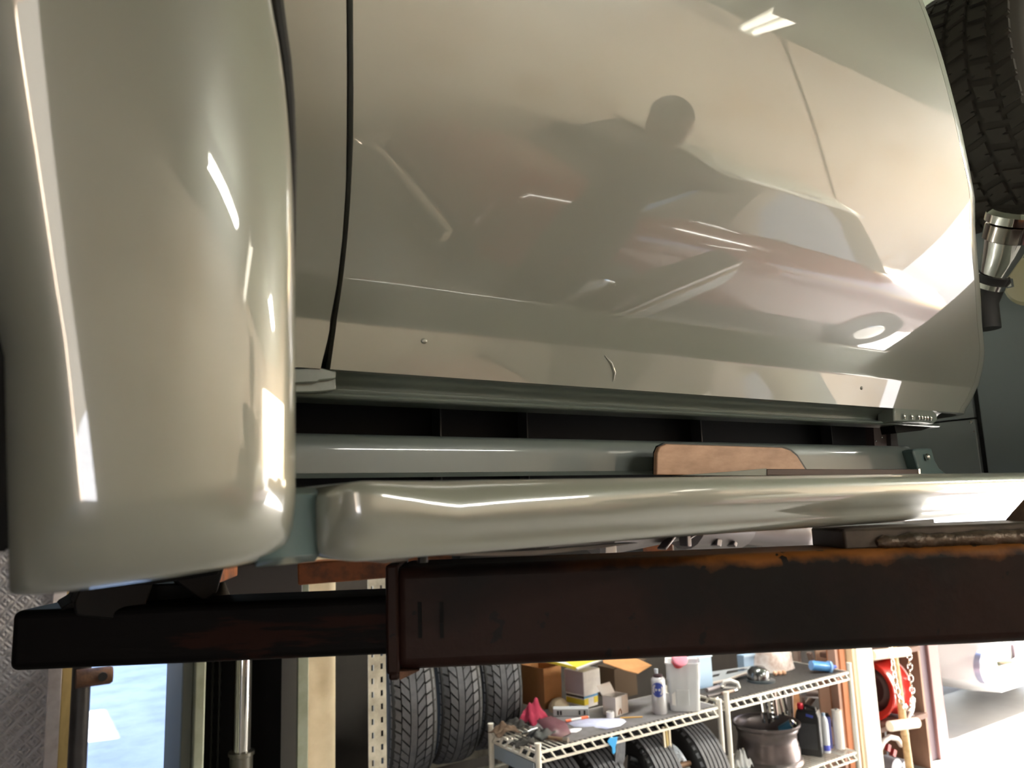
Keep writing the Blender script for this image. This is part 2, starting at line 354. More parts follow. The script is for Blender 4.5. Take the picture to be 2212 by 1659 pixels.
# lower lip flap of bare sheet behind the board edge
m = plate([(760, 1196), (1000, 1196), (1180, 1188), (1290, 1178), (1380, 1172), (1300, 1184), (1160, 1199), (1080, 1201), (960, 1200), (900, 1203), (870, 1212), (830, 1217), (790, 1212)], .56, .02)
obj('board_lip', m, mat('dark_sheet', '4a4648', rough=.3, coat=.6), truck, 50)
obj('board_stud', MB().tube([onY(913, 1196, .57), onY(913, 1215, .57)], .0042, 10), BLACK, truck)

# front fender tail
fF = lambda z: .445 + FTILT * (2.05 - z)
def edgeF(pts, off): return edge_f(pts, off)
def edge_f(pts, off):
    t = []
    for p in pts:
        P = surf(p[0], p[1], lambda q: fF(q) + off); t.append((float(P[2]), float(P[0])))
    t.sort(); return t
fr = edge_f([(574, -60), (580, 0), (590, 60), (604, 130), (616, 220), (626, 330), (632, 450), (635, 600), (636, 900), (636, 1130), (636, 1215)], .055)
fc = edge_f([(80, -60), (86, 0), (120, 300), (158, 600), (202, 900), (238, 1170), (248, 1280)], 0)
fl = [(1.70, .002), (1.76, -.003), (1.85, -.010), (1.95, -.04), (2.15, -.12), (2.4, -.2)]
def crease(u): return FL1 * CRW * math.log(1 + math.exp(u / CRW))
ZF0 = float(onY(300, 1243, .49)[2]); rows = []
zf = [ZF0 + TUCK * (1 - math.cos(t)) for t in np.linspace(.0, math.pi / 2, 10)] + list(np.linspace(ZF0 + TUCK + .006, 2.35, 40))
for z in zf:
    a_ = min(1, (z - ZF0) / TUCK); tuck = TUCK * (1 - math.sqrt(max(0, 1 - (1 - a_) ** 2)))
    xl, xc, xr = interp(fl, z), interp(fc, z), interp(fr, z)
    cr = max(0, 1 - (z - ZF0) / .016); xr -= .008 * (1 - math.sqrt(max(0, 1 - cr * cr)))
    y0 = fF(z) + tuck; row = []
    for w in list(np.linspace(1, 0, 26)) :
        X = xc - (xc - xl) * w; u = (xc - X)
        row.append((X, y0 + crease(u) + .05 * (1 - math.sqrt(max(0, 1 - w ** 3))), z))
    for w in list(np.linspace(.03, 1, 30)):
        X = xc + (xr - xc) * w; u = X - xc; wr = max(0, (X - (xr - .012)) / .012)
        row.append((X, y0 + .010 * w + .032 * w ** 4.0 + .012 * (1 - math.sqrt(max(0, 1 - min(1, wr) ** 2))) + crease(-u), z))
    row.append((xr - .001, row[-1][1] + .02, z)); row.append((xr - .02, row[-1][1] + .004, z))
    rows.append(row)
rows = [[(p[0], p[1], p[2] - .012 * min(1.2, max(0, 1 - p[0] / .15)) * math.exp(-(p[2] - ZF0) / .07)) for p in r] for r in rows]
r0 = rows[0]; rows.insert(0, [(p[0], p[1] + .03, p[2] + .004) for p in r0])
fender = obj('front_fender', MB().grid(rows), PAINT, truck, 60, thick=.0015, off=0)
# welt between fender and cowl
pts = [(588, -60), (594, 0), (602, 60), (613, 130), (622, 220), (630, 330), (633, 450), (634, 600)]
obj('fender_welt', MB().tube([tuple(surf(p[0] + 1, p[1], lambda q: fF(q) + .085)) for p in pts], [.0062, .0062, .006, .0056, .005, .0036, .0022, .001], 10), BLACK, truck)
rows = [[(interp(fr, z) - .03, fF(z) + .09, z), (interp(fr, z) + .0, fF(z) + .2, z), (interp(fr, z) + .02, .84, z)] for z in np.linspace(1.9, 2.35, 10)]
obj('inner_fender', MB().box((-.1, .66, 1.73), (.17, .70, 2.5)).box((.13, .80, 1.70), (.2, .95, 1.90)), BLACKM, truck)

# chassis seen in the gap under the sill
ch = obj('frame_rail', MB().box((.15, 1.0, 1.70), (1.62, 1.06, 2.0)), mat('black_frame', '020203', rough=.6, spec=.12), truck)
for px in (945, 1131, 1505, 1785):
    P = onY(px, 910, .985); obj('frame_flange', MB().box((P[0] - .0012, .975, 1.76), (P[0] + .0012, 1.0, 1.9)), mat('frame_edge', '3a3b3d', rough=.3, metal=.5), ch)
obj('frame_strap', plate([(1886, 905), (1912, 905), (1918, 975), (1890, 975)], .96, .02), mat('brown_strap', '54494a', rough=.5), ch)
for px, py in ((1892, 953), (1905, 945)): obj('rivet', MB().ball(onY(px, py, .958), .0018, 8, 5), STEEL, ch)
obj('frame_post', plate([(1922, 905), (1934, 905), (1942, 980), (1926, 980)], .95, .02), mat('dark_post', '3b3738', rough=.3, coat=.5), ch)

# bed front, beyond the cab
obj('bed_seal', MB().box((2.03, .95, 1.9), (2.05, 2.2, 1.99)), BLACK, truck)
bed = obj('bed_panel', MB().box((2.0, .953, 1.70), (2.028, 2.2, float(onX(2060, 908, 2.0)[2]) - .002)), GREYP, truck, bevel=.002)
obj('bed_panel', MB().box((2.0, .953, float(onX(2060, 908, 2.0)[2]) + .002), (2.028, 2.2, 2.45)), GREYP, truck, bevel=.002)
obj('bed_panel', MB().box((1.99, .45, 1.70), (2.05, .934, 2.5)), mat('bed_paint', '747e83', rough=.35, coat=.6, coat_rough=.1), truck, bevel=.004)
obj('bed_seal', MB().box((2.012, .93, 1.70), (2.05, .96, 2.5)), BLACK, truck)
for px, py, r in ((2098, 912, .004), (2104, 932, .0025)): obj('bolt', MB().ball(onX(px, py, 1.985), r, 8, 6), CHROME, truck)

# chrome fuel filler
A = Vector(onX(2122, 655, 1.80)); Bv = Vector(onX(2136, 618, 1.80)); Cv = Vector(onX(2166, 545, 1.78)); D = Vector(onX(2184, 482, 1.76))
dv = (D - Cv).normalized()
fn = obj('fuel_filler_neck', MB().tube([Bv + (Cv - Bv) * .2, Bv + (Cv - Bv) * .55, Cv, Cv + dv * .03], [.026, .033, .040, .044], 24), CHROME, truck)
obj('filler_collar', MB().tube([Cv + dv * .028, Cv + dv * .03, Cv + dv * .062, Cv + dv * .064], [.045, .048, .048, .045], 28), mat('dark_chrome', '9a938c', rough=.1, metal=1), fn)
obj('filler_cap', MB().tube([Cv + dv * .066, Cv + dv * .068, Cv + dv * .085, Cv + dv * .094, Cv + dv * .097], [.045, .052, .052, .044, .02], 28), CHROME, fn)
obj('filler_hose', MB().tube([A - Vector((0, 0, .06)), A, Bv + (Cv - Bv) * .05, Bv + (Cv - Bv) * .35], [.03, .032, .032, .033], 20), BLACK, fn)
obj('hose_clamp', MB().tube([Bv + (Cv - Bv) * .0, Bv + (Cv - Bv) * .14], [.0345, .0345], 24).box(tuple(Bv + Vector((.0, -.045, -.012))), tuple(Bv + Vector((.012, -.03, .006)))), CHROME, fn)
obj('wheel_disc', MB().lathe([(0, -.012), (.03, -.011), (.05, -.006), (.058, .004), (.056, .01)], tuple(onX(2224, 606, 1.93)), 'X', 28), mat('cream_enamel', 'cfc8a4', rough=.3, coat=.6), truck)

# spare tyre beside the bed
TC = (2.16, TYRE_Y, float(onX(2100, 120, 1.75)[2])); TR = .38; TW = .125
st = obj('spare_tire', MB().lathe([(.20, -.09), (.26, -.118), (.31, -.128), (.345, -.124), (.362, -.108), (.366, -.06), (.366, .06), (.362, .108), (.345, .124), (.31, .128), (.26, .118), (.20, .09)], TC, 'Y', 72), TYRED, truck, 40)
obj('rim', MB().lathe([(0, -.03), (.1, -.03), (.14, -.06), (.18, -.05), (.205, -.09), (.205, .09), (.18, .06), (.1, .04), (0, .04)], TC, 'Y', 40), mat('cream_enamel', 'cfc8a4'), st)
blk = None; NB = 46
for i in range(NB):
    a = 2 * math.pi * i / NB
    if math.cos(a) > .25: continue
    for j, yc in enumerate((-.096, -.048, 0, .048, .096)):
        aa = a + (.5 if j % 2 else 0) * 2 * math.pi / NB
        if blk is None:
            w_, l_, h_ = .019, TR * math.pi / NB * .86, .0095
            pl = [(-w_, -l_ * .55), (w_, -l_), (w_, l_ * .1), (w_ * .5, l_ * .2), (w_, l_ * .35), (w_, l_ * .55), (-w_, l_), (-w_, .2 * l_), (-w_ * .5, 0), (-w_, -.15 * l_)]
            mm = MB().prism(pl, h_, ((0, 0, 0), (0, 1, 0), (0, 0, 1)))
            blk = obj('tread_block', mm, TYRED, st, 30, local=True); o = blk
        else:
            o = blk.copy(); COL.objects.link(o); o.parent = st
        rr = .3655 - (.004 if abs(yc) > .09 else 0)
        o.location = Vector((TC[0] + rr * math.cos(aa), TC[1] + yc, TC[2] + rr * math.sin(aa))) - world_loc(st)
        o.rotation_euler = (0, -aa, 0); o.scale = (1, 1 if j % 2 else -1, 1)

# drive line under the cab
tr = obj('gearbox', MB().tube([(1.05, 1.5, 1.69), (1.2, 1.5, 1.69), (1.22, 1.5, 1.69), (1.5, 1.5, 1.70), (1.52, 1.5, 1.70), (1.72, 1.5, 1.69)], [.05, .055, .075, .06, .085, .085], 20), ALU, truck, 30)
G0, G1, G2, G3 = [Vector(onY(*p, 1.5)) for p in ((1570, 1146), (1700, 1152), (1712, 1152), (1752, 1153))]
obj('gearbox_tail', MB().tube([G0, G1, G2, G2.lerp(G3, .2), G3, G3 + Vector((.01, 0, 0))], [.03, .05, .058, .058, .056, .03], 24), ALU, truck, 40)
obj('prop_shaft', MB().tube([G3, G3 + Vector((.5, 0, -.01))], .025, 16), BLACK, truck)
obj('far_rail_backdrop', MB().box((1.08, 1.95, 1.50), (3.6, 2.0, 1.9)), BLACKM, truck)  # black box added to keep the gap under the board dark
for k, (px, py, w_, h_) in enumerate(((1480, 1168, .016, .03), (1545, 1172, .02, .02), (1580, 1175, .014, .014), (1440, 1172, .008, .05), (1490, 1158, .006, .05))):
    c = onY(px, py, 1.45); obj('bracket', MB().cbox(c, (w_, .03, h_), ry=.3 * k), ALU, truck, bevel=.003)
obj('white_clip', plate([(1308, 1178), (1332, 1177), (1333, 1197), (1308, 1198)], 1.3, .02), WHITE, truck, bevel=.002)
obj('fender_lip', plate([(85, 1240), (340, 1205), (606, 1170), (606, 1212), (335, 1246), (85, 1274)], .60, .02), BLACKM, truck)

# loose pieces lying on the running board
tanp = thing('tan_panel', 'tan mottled panel with rounded top corner leaning on the grey apron', 'panel', tuple(onY(1570, 1026, .80)))
pp = [(1419, 1026), (1420, 978), (1426, 965), (1440, 959), (1690, 967), (1708, 973), (1722, 985), (1738, 1010), (1748, 1026)]
slab_ = plate(pp, .795, .008); obj('board', slab_, mat('tan_board', 'c49c83', rough=.6, noise=('a07a62', 14, .3, .62, (1, 1, 3))), tanp, 20, bevel=.0015)
obj('black_rim', plate([(px - 3 if px < 1500 else px + 1, py - 2.5) for px, py in pp], .8035, .006), BLACK, tanp, 20)
fb = thing('flat_bar', 'dark brown flat bar with a tapered green-grey end, lying on the running board', 'bar', tuple(onY(1800, 1026, .78)))
obj('bar', plate([(1657, 1013), (1984, 1014), (1986, 1027), (1657, 1027)], .765, .02), mat('brown_metal_bar', '3d2d2b', rough=.55, noise=('58433f', 9, .3, .7, (.3, 1, 1)), spec=.2), fb, 20, bevel=.001)
obj('tapered_end', plate([(1470, 1027), (1600, 1017), (1656, 1012), (1656, 1027)], .766, .018), mat('green_grey_metal', '4f5853', rough=.4), fb, 20)
obj('bright_end', plate([(1984, 1013), (1988, 1013), (1989, 1027), (1985, 1027)], .764, .02), STEEL, fb, 0)

# ---------------------------------------------------------------- near lift arm
ARMP = mat('arm_rust_lit_edge_paint', '22100b', rough=.55, noise=('0c0605', 3.2, .44, .56), bump=(22, .25), spec=.18)
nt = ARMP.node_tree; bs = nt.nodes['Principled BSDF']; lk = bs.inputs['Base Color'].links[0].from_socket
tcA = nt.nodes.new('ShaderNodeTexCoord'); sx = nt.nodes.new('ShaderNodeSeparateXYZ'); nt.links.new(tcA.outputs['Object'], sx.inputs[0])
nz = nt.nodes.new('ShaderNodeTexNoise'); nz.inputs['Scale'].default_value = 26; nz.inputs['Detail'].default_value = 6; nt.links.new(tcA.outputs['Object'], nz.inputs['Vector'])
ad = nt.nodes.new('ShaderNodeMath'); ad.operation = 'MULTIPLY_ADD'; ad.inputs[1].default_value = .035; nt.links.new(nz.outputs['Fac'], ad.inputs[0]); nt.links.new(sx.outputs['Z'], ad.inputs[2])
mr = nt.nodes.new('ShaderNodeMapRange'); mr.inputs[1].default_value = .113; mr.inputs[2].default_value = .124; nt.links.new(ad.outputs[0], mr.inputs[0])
mx = nt.nodes.new('ShaderNodeMix'); mx.data_type = 'RGBA'; mx.inputs[7].default_value = srgb('7a4a1e'); xr = nt.nodes.new('ShaderNodeMapRange'); xr.inputs[1].default_value = -.27; xr.inputs[2].default_value = -.12; nt.links.new(sx.outputs['X'], xr.inputs[0]); mm_ = nt.nodes.new('ShaderNodeMath'); mm_.operation = 'MULTIPLY'; nt.links.new(xr.outputs[0], mm_.inputs[0]); nt.links.new(mr.outputs[0], mm_.inputs[1]); nt.links.new(mm_.outputs[0], mx.inputs[0]); nt.links.new(lk, mx.inputs[6]); nt.links.new(mx.outputs[2], bs.inputs['Base Color'])  # orange paint at the top edge, its highlight painted along the lit stretch
# chipped paint flakes showing bare dark metal low on the face
n3 = nt.nodes.new('ShaderNodeTexNoise'); n3.inputs['Scale'].default_value = 38; n3.inputs['Detail'].default_value = 3; nt.links.new(tcA.outputs['Object'], n3.inputs['Vector'])
m3 = nt.nodes.new('ShaderNodeMapRange'); m3.inputs[1].default_value = .66; m3.inputs[2].default_value = .68; nt.links.new(n3.outputs['Fac'], m3.inputs[0])
mx2 = nt.nodes.new('ShaderNodeMix'); mx2.data_type = 'RGBA'; mx2.inputs[7].default_value = srgb('0c0707'); nt.links.new(m3.outputs[0], mx2.inputs[0]); nt.links.new(mx.outputs[2], mx2.inputs[6]); nt.links.new(mx2.outputs[2], bs.inputs['Base Color'])
ARMI = mat('arm_inner_paint', '24100a', rough=.6, noise=('060404', 10, .5, .54, (.3, .3, 2.6)), bump=(30, .2), spec=.1)
RUST = mat('rusty_steel', '6d4a33', rough=.7, noise=('33211a', 20, .3, .6), bump=(50, .3))
WELD = mat('weld_metal', '5d4c3e', rough=.4, metal=.5, noise=('33291f', 25, .3, .6), bump=(60, .5))
arm = thing('lift_arm', 'heavy rust brown telescopic lift arm in front, under the raised truck', 'lift arm', (.75, .5, 1.58))
P0 = Vector((.331, .75, 0)); AD = Vector((.861, -.508, 0)).normalized(); AN = Vector((AD.y, -AD.x, 0))  # AN points towards the camera side
if AN.y > 0: AN = -AN
def armpt(s, dep, z): p = P0 + AD * s - AN * dep; return (p.x, p.y, z)
def arm_s(px, py):
    d = ray(px, py); t = (P0 - Vector(CAM)).dot(AN) / Vector(d).dot(AN); P = Vector(CAM) + Vector(d) * t
    return (Vector((P.x, P.y, 0)) - P0).dot(AD), P.z
def armbox(s0, s1, d0, d1, z0, z1):
    return MB().add([armpt(s, d, z) for z in (z0, z1) for s, d in ((s0, d0), (s1, d0), (s1, d1), (s0, d1))],
                    [(3, 2, 1, 0), (4, 5, 6, 7), (0, 1, 5, 4), (1, 2, 6, 5), (2, 3, 7, 6), (3, 0, 4, 7)])
sL, zt1 = arm_s(850, 1238); _, zb1 = arm_s(850, 1450); sR, zt2 = arm_s(1840, 1176); _, zb2 = arm_s(1840, 1408)
ZA0, ZA1 = (zb1 + zb2) / 2, (zt1 + zt2) / 2
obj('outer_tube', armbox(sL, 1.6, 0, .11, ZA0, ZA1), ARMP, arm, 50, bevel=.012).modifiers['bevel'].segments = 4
si, z1_ = arm_s(20, 1320); _, z0_ = arm_s(400, 1438)
si = arm_s(8, 1400)[0]; zi1 = arm_s(500, 1303)[1]; zi0 = arm_s(500, 1434)[1]
obj('inner_tube', armbox(si, sL + .3, .008, .095, zi0, zi1), ARMI, arm, 50, bevel=.008).modifiers['bevel'].segments = 4
s2 = arm_s(862, 1350)[0]; zc = arm_s(850, 1470)[1]
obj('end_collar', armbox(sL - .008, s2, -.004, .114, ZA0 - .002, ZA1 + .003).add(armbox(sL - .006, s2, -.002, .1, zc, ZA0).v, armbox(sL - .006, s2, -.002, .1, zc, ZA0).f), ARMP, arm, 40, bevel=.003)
s3 = arm_s(905, 1440)[0]
obj('collar_gusset', MB().add([armpt(s2, .0, zc), armpt(s2, .0, ZA0), armpt(s3, .0, ZA0), armpt(s2, .05, zc), armpt(s2, .05, ZA0), armpt(s3, .05, ZA0)], [(0, 2, 1), (3, 4, 5), (0, 1, 4, 3), (1, 2, 5, 4), (2, 0, 3, 5)]), RUST, arm)
for px in (908, 955):
    s_, _z = arm_s(px, 1380); obj('slot_mark', armbox(s_ - .002, s_ + .002, -.0012, .002, arm_s(px, 1345)[1], arm_s(px, 1300)[1]).add(*[(lambda q: q)(getattr(armbox(s_ - .002, s_ + .002, -.0012, .002, arm_s(px, 1378)[1], arm_s(px, 1346)[1]), k)) for k in ('v', 'f')]), BLACKM, arm)
sp = arm_s(1838, 1160)[0]; zp = ZA1 + .021
obj('weld_plate', armbox(sp, 1.6, .016, .1, ZA1 - .002, zp), mat('raw_plate', '55493f', rough=.5, metal=.3, noise=('2e2723', 14, .3, .6)), arm, 40, bevel=.003)
sw = sp + .034; path, rad = [], []
for i in range(90):
    s_ = sw + i * .0075; path.append(armpt(s_, .013 + random.uniform(-.001, .001), ZA1 + .006 + random.uniform(-.0012, .0012))); rad.append(.0085 * (1 if i else .4) * random.uniform(.8, 1.15))
obj('weld_bead', MB().tube(path, rad, 10), WELD, arm, 50)
q = arm_s(2230, 1085)[0] + .055
obj('wedge_block', MB().add([armpt(q - .03, .02, zp - .002), armpt(q + .1, .02, zp - .002), armpt(q + .1, .09, zp - .002), armpt(q - .03, .09, zp - .002), armpt(q - .004, .035, zp + .028), armpt(q + .08, .035, zp + .04), armpt(q + .08, .08, zp + .04), armpt(q - .004, .08, zp + .028)], [(3, 2, 1, 0), (4, 5, 6, 7), (0, 1, 5, 4), (1, 2, 6, 5), (2, 3, 7, 6), (3, 0, 4, 7)]), RUST, arm, 30, bevel=.004)
def slab(pts, Y, thick, name, m, parent, bevel=.002): return obj(name, plate(pts, Y, thick), m, parent, 30, bevel=bevel)
slab([(125, 1326), (136, 1311), (160, 1297), (168, 1268), (200, 1262), (330, 1262), (480, 1258), (478, 1300), (490, 1322)], .93, .09, 'pad_base', BLACKM, arm)
slab([(160, 1302), (178, 1262), (338, 1240), (302, 1345), (165, 1330)], .90, .05, 'pad_cradle', OILY, arm)
slab([(372, 1246), (420, 1240), (486, 1222), (470, 1280), (440, 1300), (425, 1290)], .90, .05, 'pad_cradle', OILY, arm)
obj('pad_cone', MB().tube([onY(478, 1296, .93), onY(480, 1258, .93)], [.0115, .003], 16), mat('gritty_steel', '4a463f', rough=.5, noise=('24211e', 40, .3, .6)), arm)
slab([(85, 1274), (90, 1270), (335, 1236), (480, 1222), (470, 1242), (330, 1262), (160, 1276)], .88, .02, 'pad_bar', BLACKM, arm)

# ---------------------------------------------------------------- far lift column
GGREEN = mat('grey_green_paint', '8c9488', rough=.5, noise=('79806f', 10, .3, .6))
colm = thing('lift_column', 'grey green lift column with a chrome hydraulic rod, behind the truck', 'lift column', (.7, 2.9, 0))
cx0, cx1 = onY(392, 1550, 2.75)[0], onY(664, 1550, 2.75)[0]
fx = onY(414, 1550, 2.75)[0]; fx2 = onY(443, 1550, 2.72)[0]; fr0 = onY(641, 1550, 2.75)[0]
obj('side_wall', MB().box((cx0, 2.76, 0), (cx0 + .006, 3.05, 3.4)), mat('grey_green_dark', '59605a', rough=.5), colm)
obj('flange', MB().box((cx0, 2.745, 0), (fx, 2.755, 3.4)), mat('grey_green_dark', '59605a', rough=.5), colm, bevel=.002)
obj('flange', MB().box((fx, 2.72, 0), (fx2, 2.75, 3.4)), GGREEN, colm, bevel=.006)
obj('flange', MB().box((fr0, 2.74, 0), (cx1, 2.755, 3.4)), GGREEN, colm, bevel=.002)
obj('side_wall', MB().box((cx1 - .006, 2.76, 0), (cx1, 3.05, 3.4)), WHITE, colm)
obj('back_wall', MB().box((cx0, 3.04, 0), (cx1, 3.05, 3.4)), BLACKM, colm)
xr_ = onY(523, 1550, 2.85)[0]
obj('piston_rod', MB().tube([(xr_, 2.85, 0.9), (xr_, 2.85, 2.4)], .03, 28), CHROME, colm, 60)
zc_ = onY(525, 1622, 2.85)[2]
obj('cylinder_body', MB().tube([(xr_, 2.85, 0), (xr_, 2.85, zc_ - .015), (xr_, 2.85, zc_ - .012), (xr_, 2.85, zc_)], [.038, .038, .043, .043], 28), mat('grey_cylinder', '6d6c64', rough=.35, metal=.5), colm, 40)
for sx in (.02, .05):
    for side in (0, 1):
        xx = fx2 + .06 + sx * .8 if side == 0 else fr0 - .1 - sx * .4
        obj('chain_strand', MB().add([], []).tube([(xx, 2.98 + .004 * (k % 2), .2 + k * .02) for k in range(95)], [.004 if k % 2 else .006 for k in range(95)], 5), mat('dark_chain', '24231f', rough=.4, metal=.6), colm)
car_ = obj('far_arm', MB().bar((.575, 2.62, 1.59), (.30, 2.05, 1.585), .1, .072), ORANGE, colm, 30, bevel=.006)
obj('far_arm', MB().bar((.80, 2.52, 1.555), (1.9, 1.95, 1.60), .11, .07), ORANGE, colm, 30, bevel=.006)
obj('carriage', MB().box((fx2 + .01, 2.66, 1.45), (fr0 - .01, 2.80, 1.70)), mat('dark_carriage', '1d1512', rough=.6), colm, bevel=.006)

# cream pillar, bollard, drum
pl_ = thing('pillar', 'cream round pipe pillar right beside the lift column', 'pillar', (1.0, 3.0, 0))
px0, px1 = onY(666, 1550, 3.0)[0], onY(732, 1550, 3.0)[0]
obj('pipe', MB().tube([((px0 + px1) / 2, 3.05, 0), ((px0 + px1) / 2, 3.05, 3.5), ((px0 + px1) / 2, 3.05, CEIL_Z - .01)], (px1 - px0) / 2, 40), mat('cream_pipe', 'c9bda4', rough=.5, noise=('b3a68c', 6, .3, .6)), pl_, 60)
obj('base_plate', MB().cbox(((px0 + px1) / 2, 3.05, .01), (.2, .2, .02)), GGREEN, pl_)
bo = thing('bollard', 'dark steel bollard with a rusty collar left of the lift column', 'bollard', (.26, 3.45, 0))
bx0, bx1 = onY(152, 1550, 3.45)[0], onY(195, 1550, 3.45)[0]; bz = onY(200, 1472, 3.45)[2]
obj('post', MB().tube([((bx0 + bx1) / 2, 3.49, 0), ((bx0 + bx1) / 2, 3.49, bz + .16)], (bx1 - bx0) / 2, 24), mat('dark_bollard', '3a3738', rough=.45, noise=('2a2728', 12, .3, .6)), bo, 60)
bx2 = onY(243, 1465, 3.43)[0]
cl = obj('collar', MB().tube([(bx0 + .01, 3.43, bz + .02), (bx2 - .01, 3.43, bz + .02), (bx2, 3.43, bz + .02)], [.034, .034, .028], 20), RUST, bo, 40)
obj('collar_hole', MB().tube([((bx0 + bx2) / 2 + .03, 3.392, bz + .022), ((bx0 + bx2) / 2 + .03, 3.40, bz + .022)], .016, 16), BLACK, cl)
dr = thing('drum', 'brown steel drum outside, half hidden by the lift column', 'drum', (.85, 4.3, 0))
dx = onY(375, 1600, 4.3)[0]; dz = onY(375, 1566, 4.3)[2]; DRUMC = (dx + .28, 4.3)
obj('shell', MB().lathe([(.0, 0), (.27, 0), (.27, dz - .02), (.25, dz - .02), (.25, .1)], (DRUMC[0], DRUMC[1], 0), 'Z', 40), mat('brown_drum', '4c3a33', rough=.5), dr, 40)
obj('rim_ring', MB().lathe([(.265, dz - .02), (.285, dz - .016), (.29, dz - .008), (.285, dz), (.265, dz)], (DRUMC[0], DRUMC[1], 0), 'Z', 40, closeprof=True), mat('grey_rim', '8a8684', rough=.4, metal=.6), dr, 40)

# ---------------------------------------------------------------- tyres
def tyre_parts(root, R=.31, Wd=.2, pattern='v', Nb=44, rim=True):
    h = Wd / 2
    obj('carcass', MB().lathe([(R * .62, -h * .7), (R * .68, -h * .98), (R * .8, -h * 1.08), (R * .92, -h * 1.02), (R * .965, -h * .86), (R * .975, 0), (R * .965, h * .86), (R * .92, h * 1.02), (R * .8, h * 1.08), (R * .68, h * .98), (R * .62, h * .7)], (0, 0, 0), 'X', 56), TYREC, root, 40, local=True)
    m = MB(); H = .0085; R0 = R * .972
    def patch(x0a, x1a, a0, a1, skew, n=2):
        """raised block between x0a..x1a and angles a0..a1, slanted by skew"""
        def P(x, a, r): a2 = a + skew * (x - x0a); return (x, r * math.cos(a2), r * math.sin(a2))
        def rr(x): return R0 - .02 * (abs(x) / h) ** 4
        b = [P(x, a, rr(x) + k) for k in (0, H) for x, a in ((x0a, a0), (x1a, a0), (x1a, a1), (x0a, a1))]
        m.add(b, [(4, 5, 6, 7), (0, 1, 5, 4), (1, 2, 6, 5), (2, 3, 7, 6), (3, 0, 4, 7)])
    st_ = 2 * math.pi / Nb
    if pattern == 'v':
        for x0a, x1a in ((-.13 * h, .13 * h),):
            m.lathe([(R0, x0a), (R0 + H, x0a), (R0 + H, x1a), (R0, x1a)], (0, 0, 0), 'X', 72)
        for i in range(Nb):
            a = i * st_
            patch(-.5 * h, -.17 * h, a, a + st_ * .8, 3.4); patch(-.95 * h, -.55 * h, a, a + st_ * .8, 1.8)
            patch(.17 * h, .5 * h, a + .15, a + .15 + st_ * .8, -3.4); patch(.55 * h, .95 * h, a + .05, a + .05 + st_ * .8, -1.8)
    else:
        k = 6 if pattern == 'rib' else 4
        for j in range(k):
            x0a = -h * .9 + 1.8 * h * j / k + .006; x1a = -h * .9 + 1.8 * h * (j + 1) / k - .002
            m.lathe([(R0 - .003, x0a), (R0 + H, x0a), (R0 + H, x1a), (R0 - .003, x1a)], (0, 0, 0), 'X', 72)
        if pattern == 'rib':
            for i in range(Nb): patch(h * .86, h * 1.0, i * st_, i * st_ + st_ * .6, 0); patch(-h * 1.0, -h * .86, i * st_, i * st_ + st_ * .6, 0)
    t = obj('tread', m, TYRE, root, 30, local=True); t['kind'] = 'stuff'
    return root
def tyre(label, loc, rz=0, ry=0, rx=0, **k):
    t = thing('tire', label, 'tire', loc, 0, k.pop('group', 'stacked tires'))
    tyre_parts(t, **k); t.rotation_euler = (rx, ry, rz); return t
RKZ = .56
pt = onY(930, 1545, 3.02); T1 = tyre('front left tread-patterned tire on the rack, beside the slotted post', (pt[0] + .01, 3.02 + .325, RKZ + .336), math.radians(-14), group='tires standing on the rack', R=.325, Wd=.2)
pt = onY(1030, 1540, 3.08); T2 = copy_tree(T1, (pt[0], 3.08 + .325, RKZ + .336), math.radians(-12), 'middle tire of the three standing on the rack')
pt = onY(1105, 1540, 3.14); T3 = copy_tree(T1, (pt[0] + .02, 3.14 + .325, RKZ + .336), math.radians(-9), 'rearmost tire on the rack, beside the open cardboard box')
SLOT = mat('slotted_steel', 'b4b0a4', rough=.5, metal=.2, noise=('8d897d', 16, .3, .6))
rack = thing('tire_rack', 'pale slotted steel rack post and rails that carry the standing tires', 'rack', (1.2, 3.2, 0))
def slotted(x0, x1, y, z0, z1, axis='x'):
    m = MB(); w = x1 - x0; zz = z0
    m.box((x0, y, z0), (x0 + w * .36, y + .003, z1)); m.box((x1 - w * .36, y, z0), (x1, y + .003, z1))
    while zz < z1: m.box((x0 + w * .36, y, zz), (x1 - w * .36, y + .003, min(z1, zz + .028))); zz += .05
    return m
sx0, sx1, sx2 = onY(796, 1550, 2.92)[0], onY(815, 1550, 2.92)[0], onY(836, 1550, 2.92)[0]
obj('slotted_post', slotted(sx0, sx1, 2.92, 0, 2.3), SLOT, rack)
obj('slotted_post', slotted(sx1 + .004, sx2, 2.925, 0, 2.3), SLOT, rack)
obj('post_web', MB().box((sx1, 2.92, 0), (sx1 + .004, 2.96, 2.3)), SLOT, rack)
obj('slotted_post', slotted(2.13, 2.17, 3.50, 0, 2.3), SLOT, rack)
for yy in (3.22, 3.5): obj('rail', MB().box((sx0, yy - .02, RKZ - .04), (2.17, yy + .02, RKZ)), SLOT, rack)
obj('cross_rail', MB().box((sx0, 2.92, RKZ - .04), (sx0 + .03, 3.52, RKZ)), SLOT, rack)
obj('cross_rail', MB().box((2.13, 3.2, RKZ - .04), (2.16, 3.52, RKZ)), SLOT, rack)

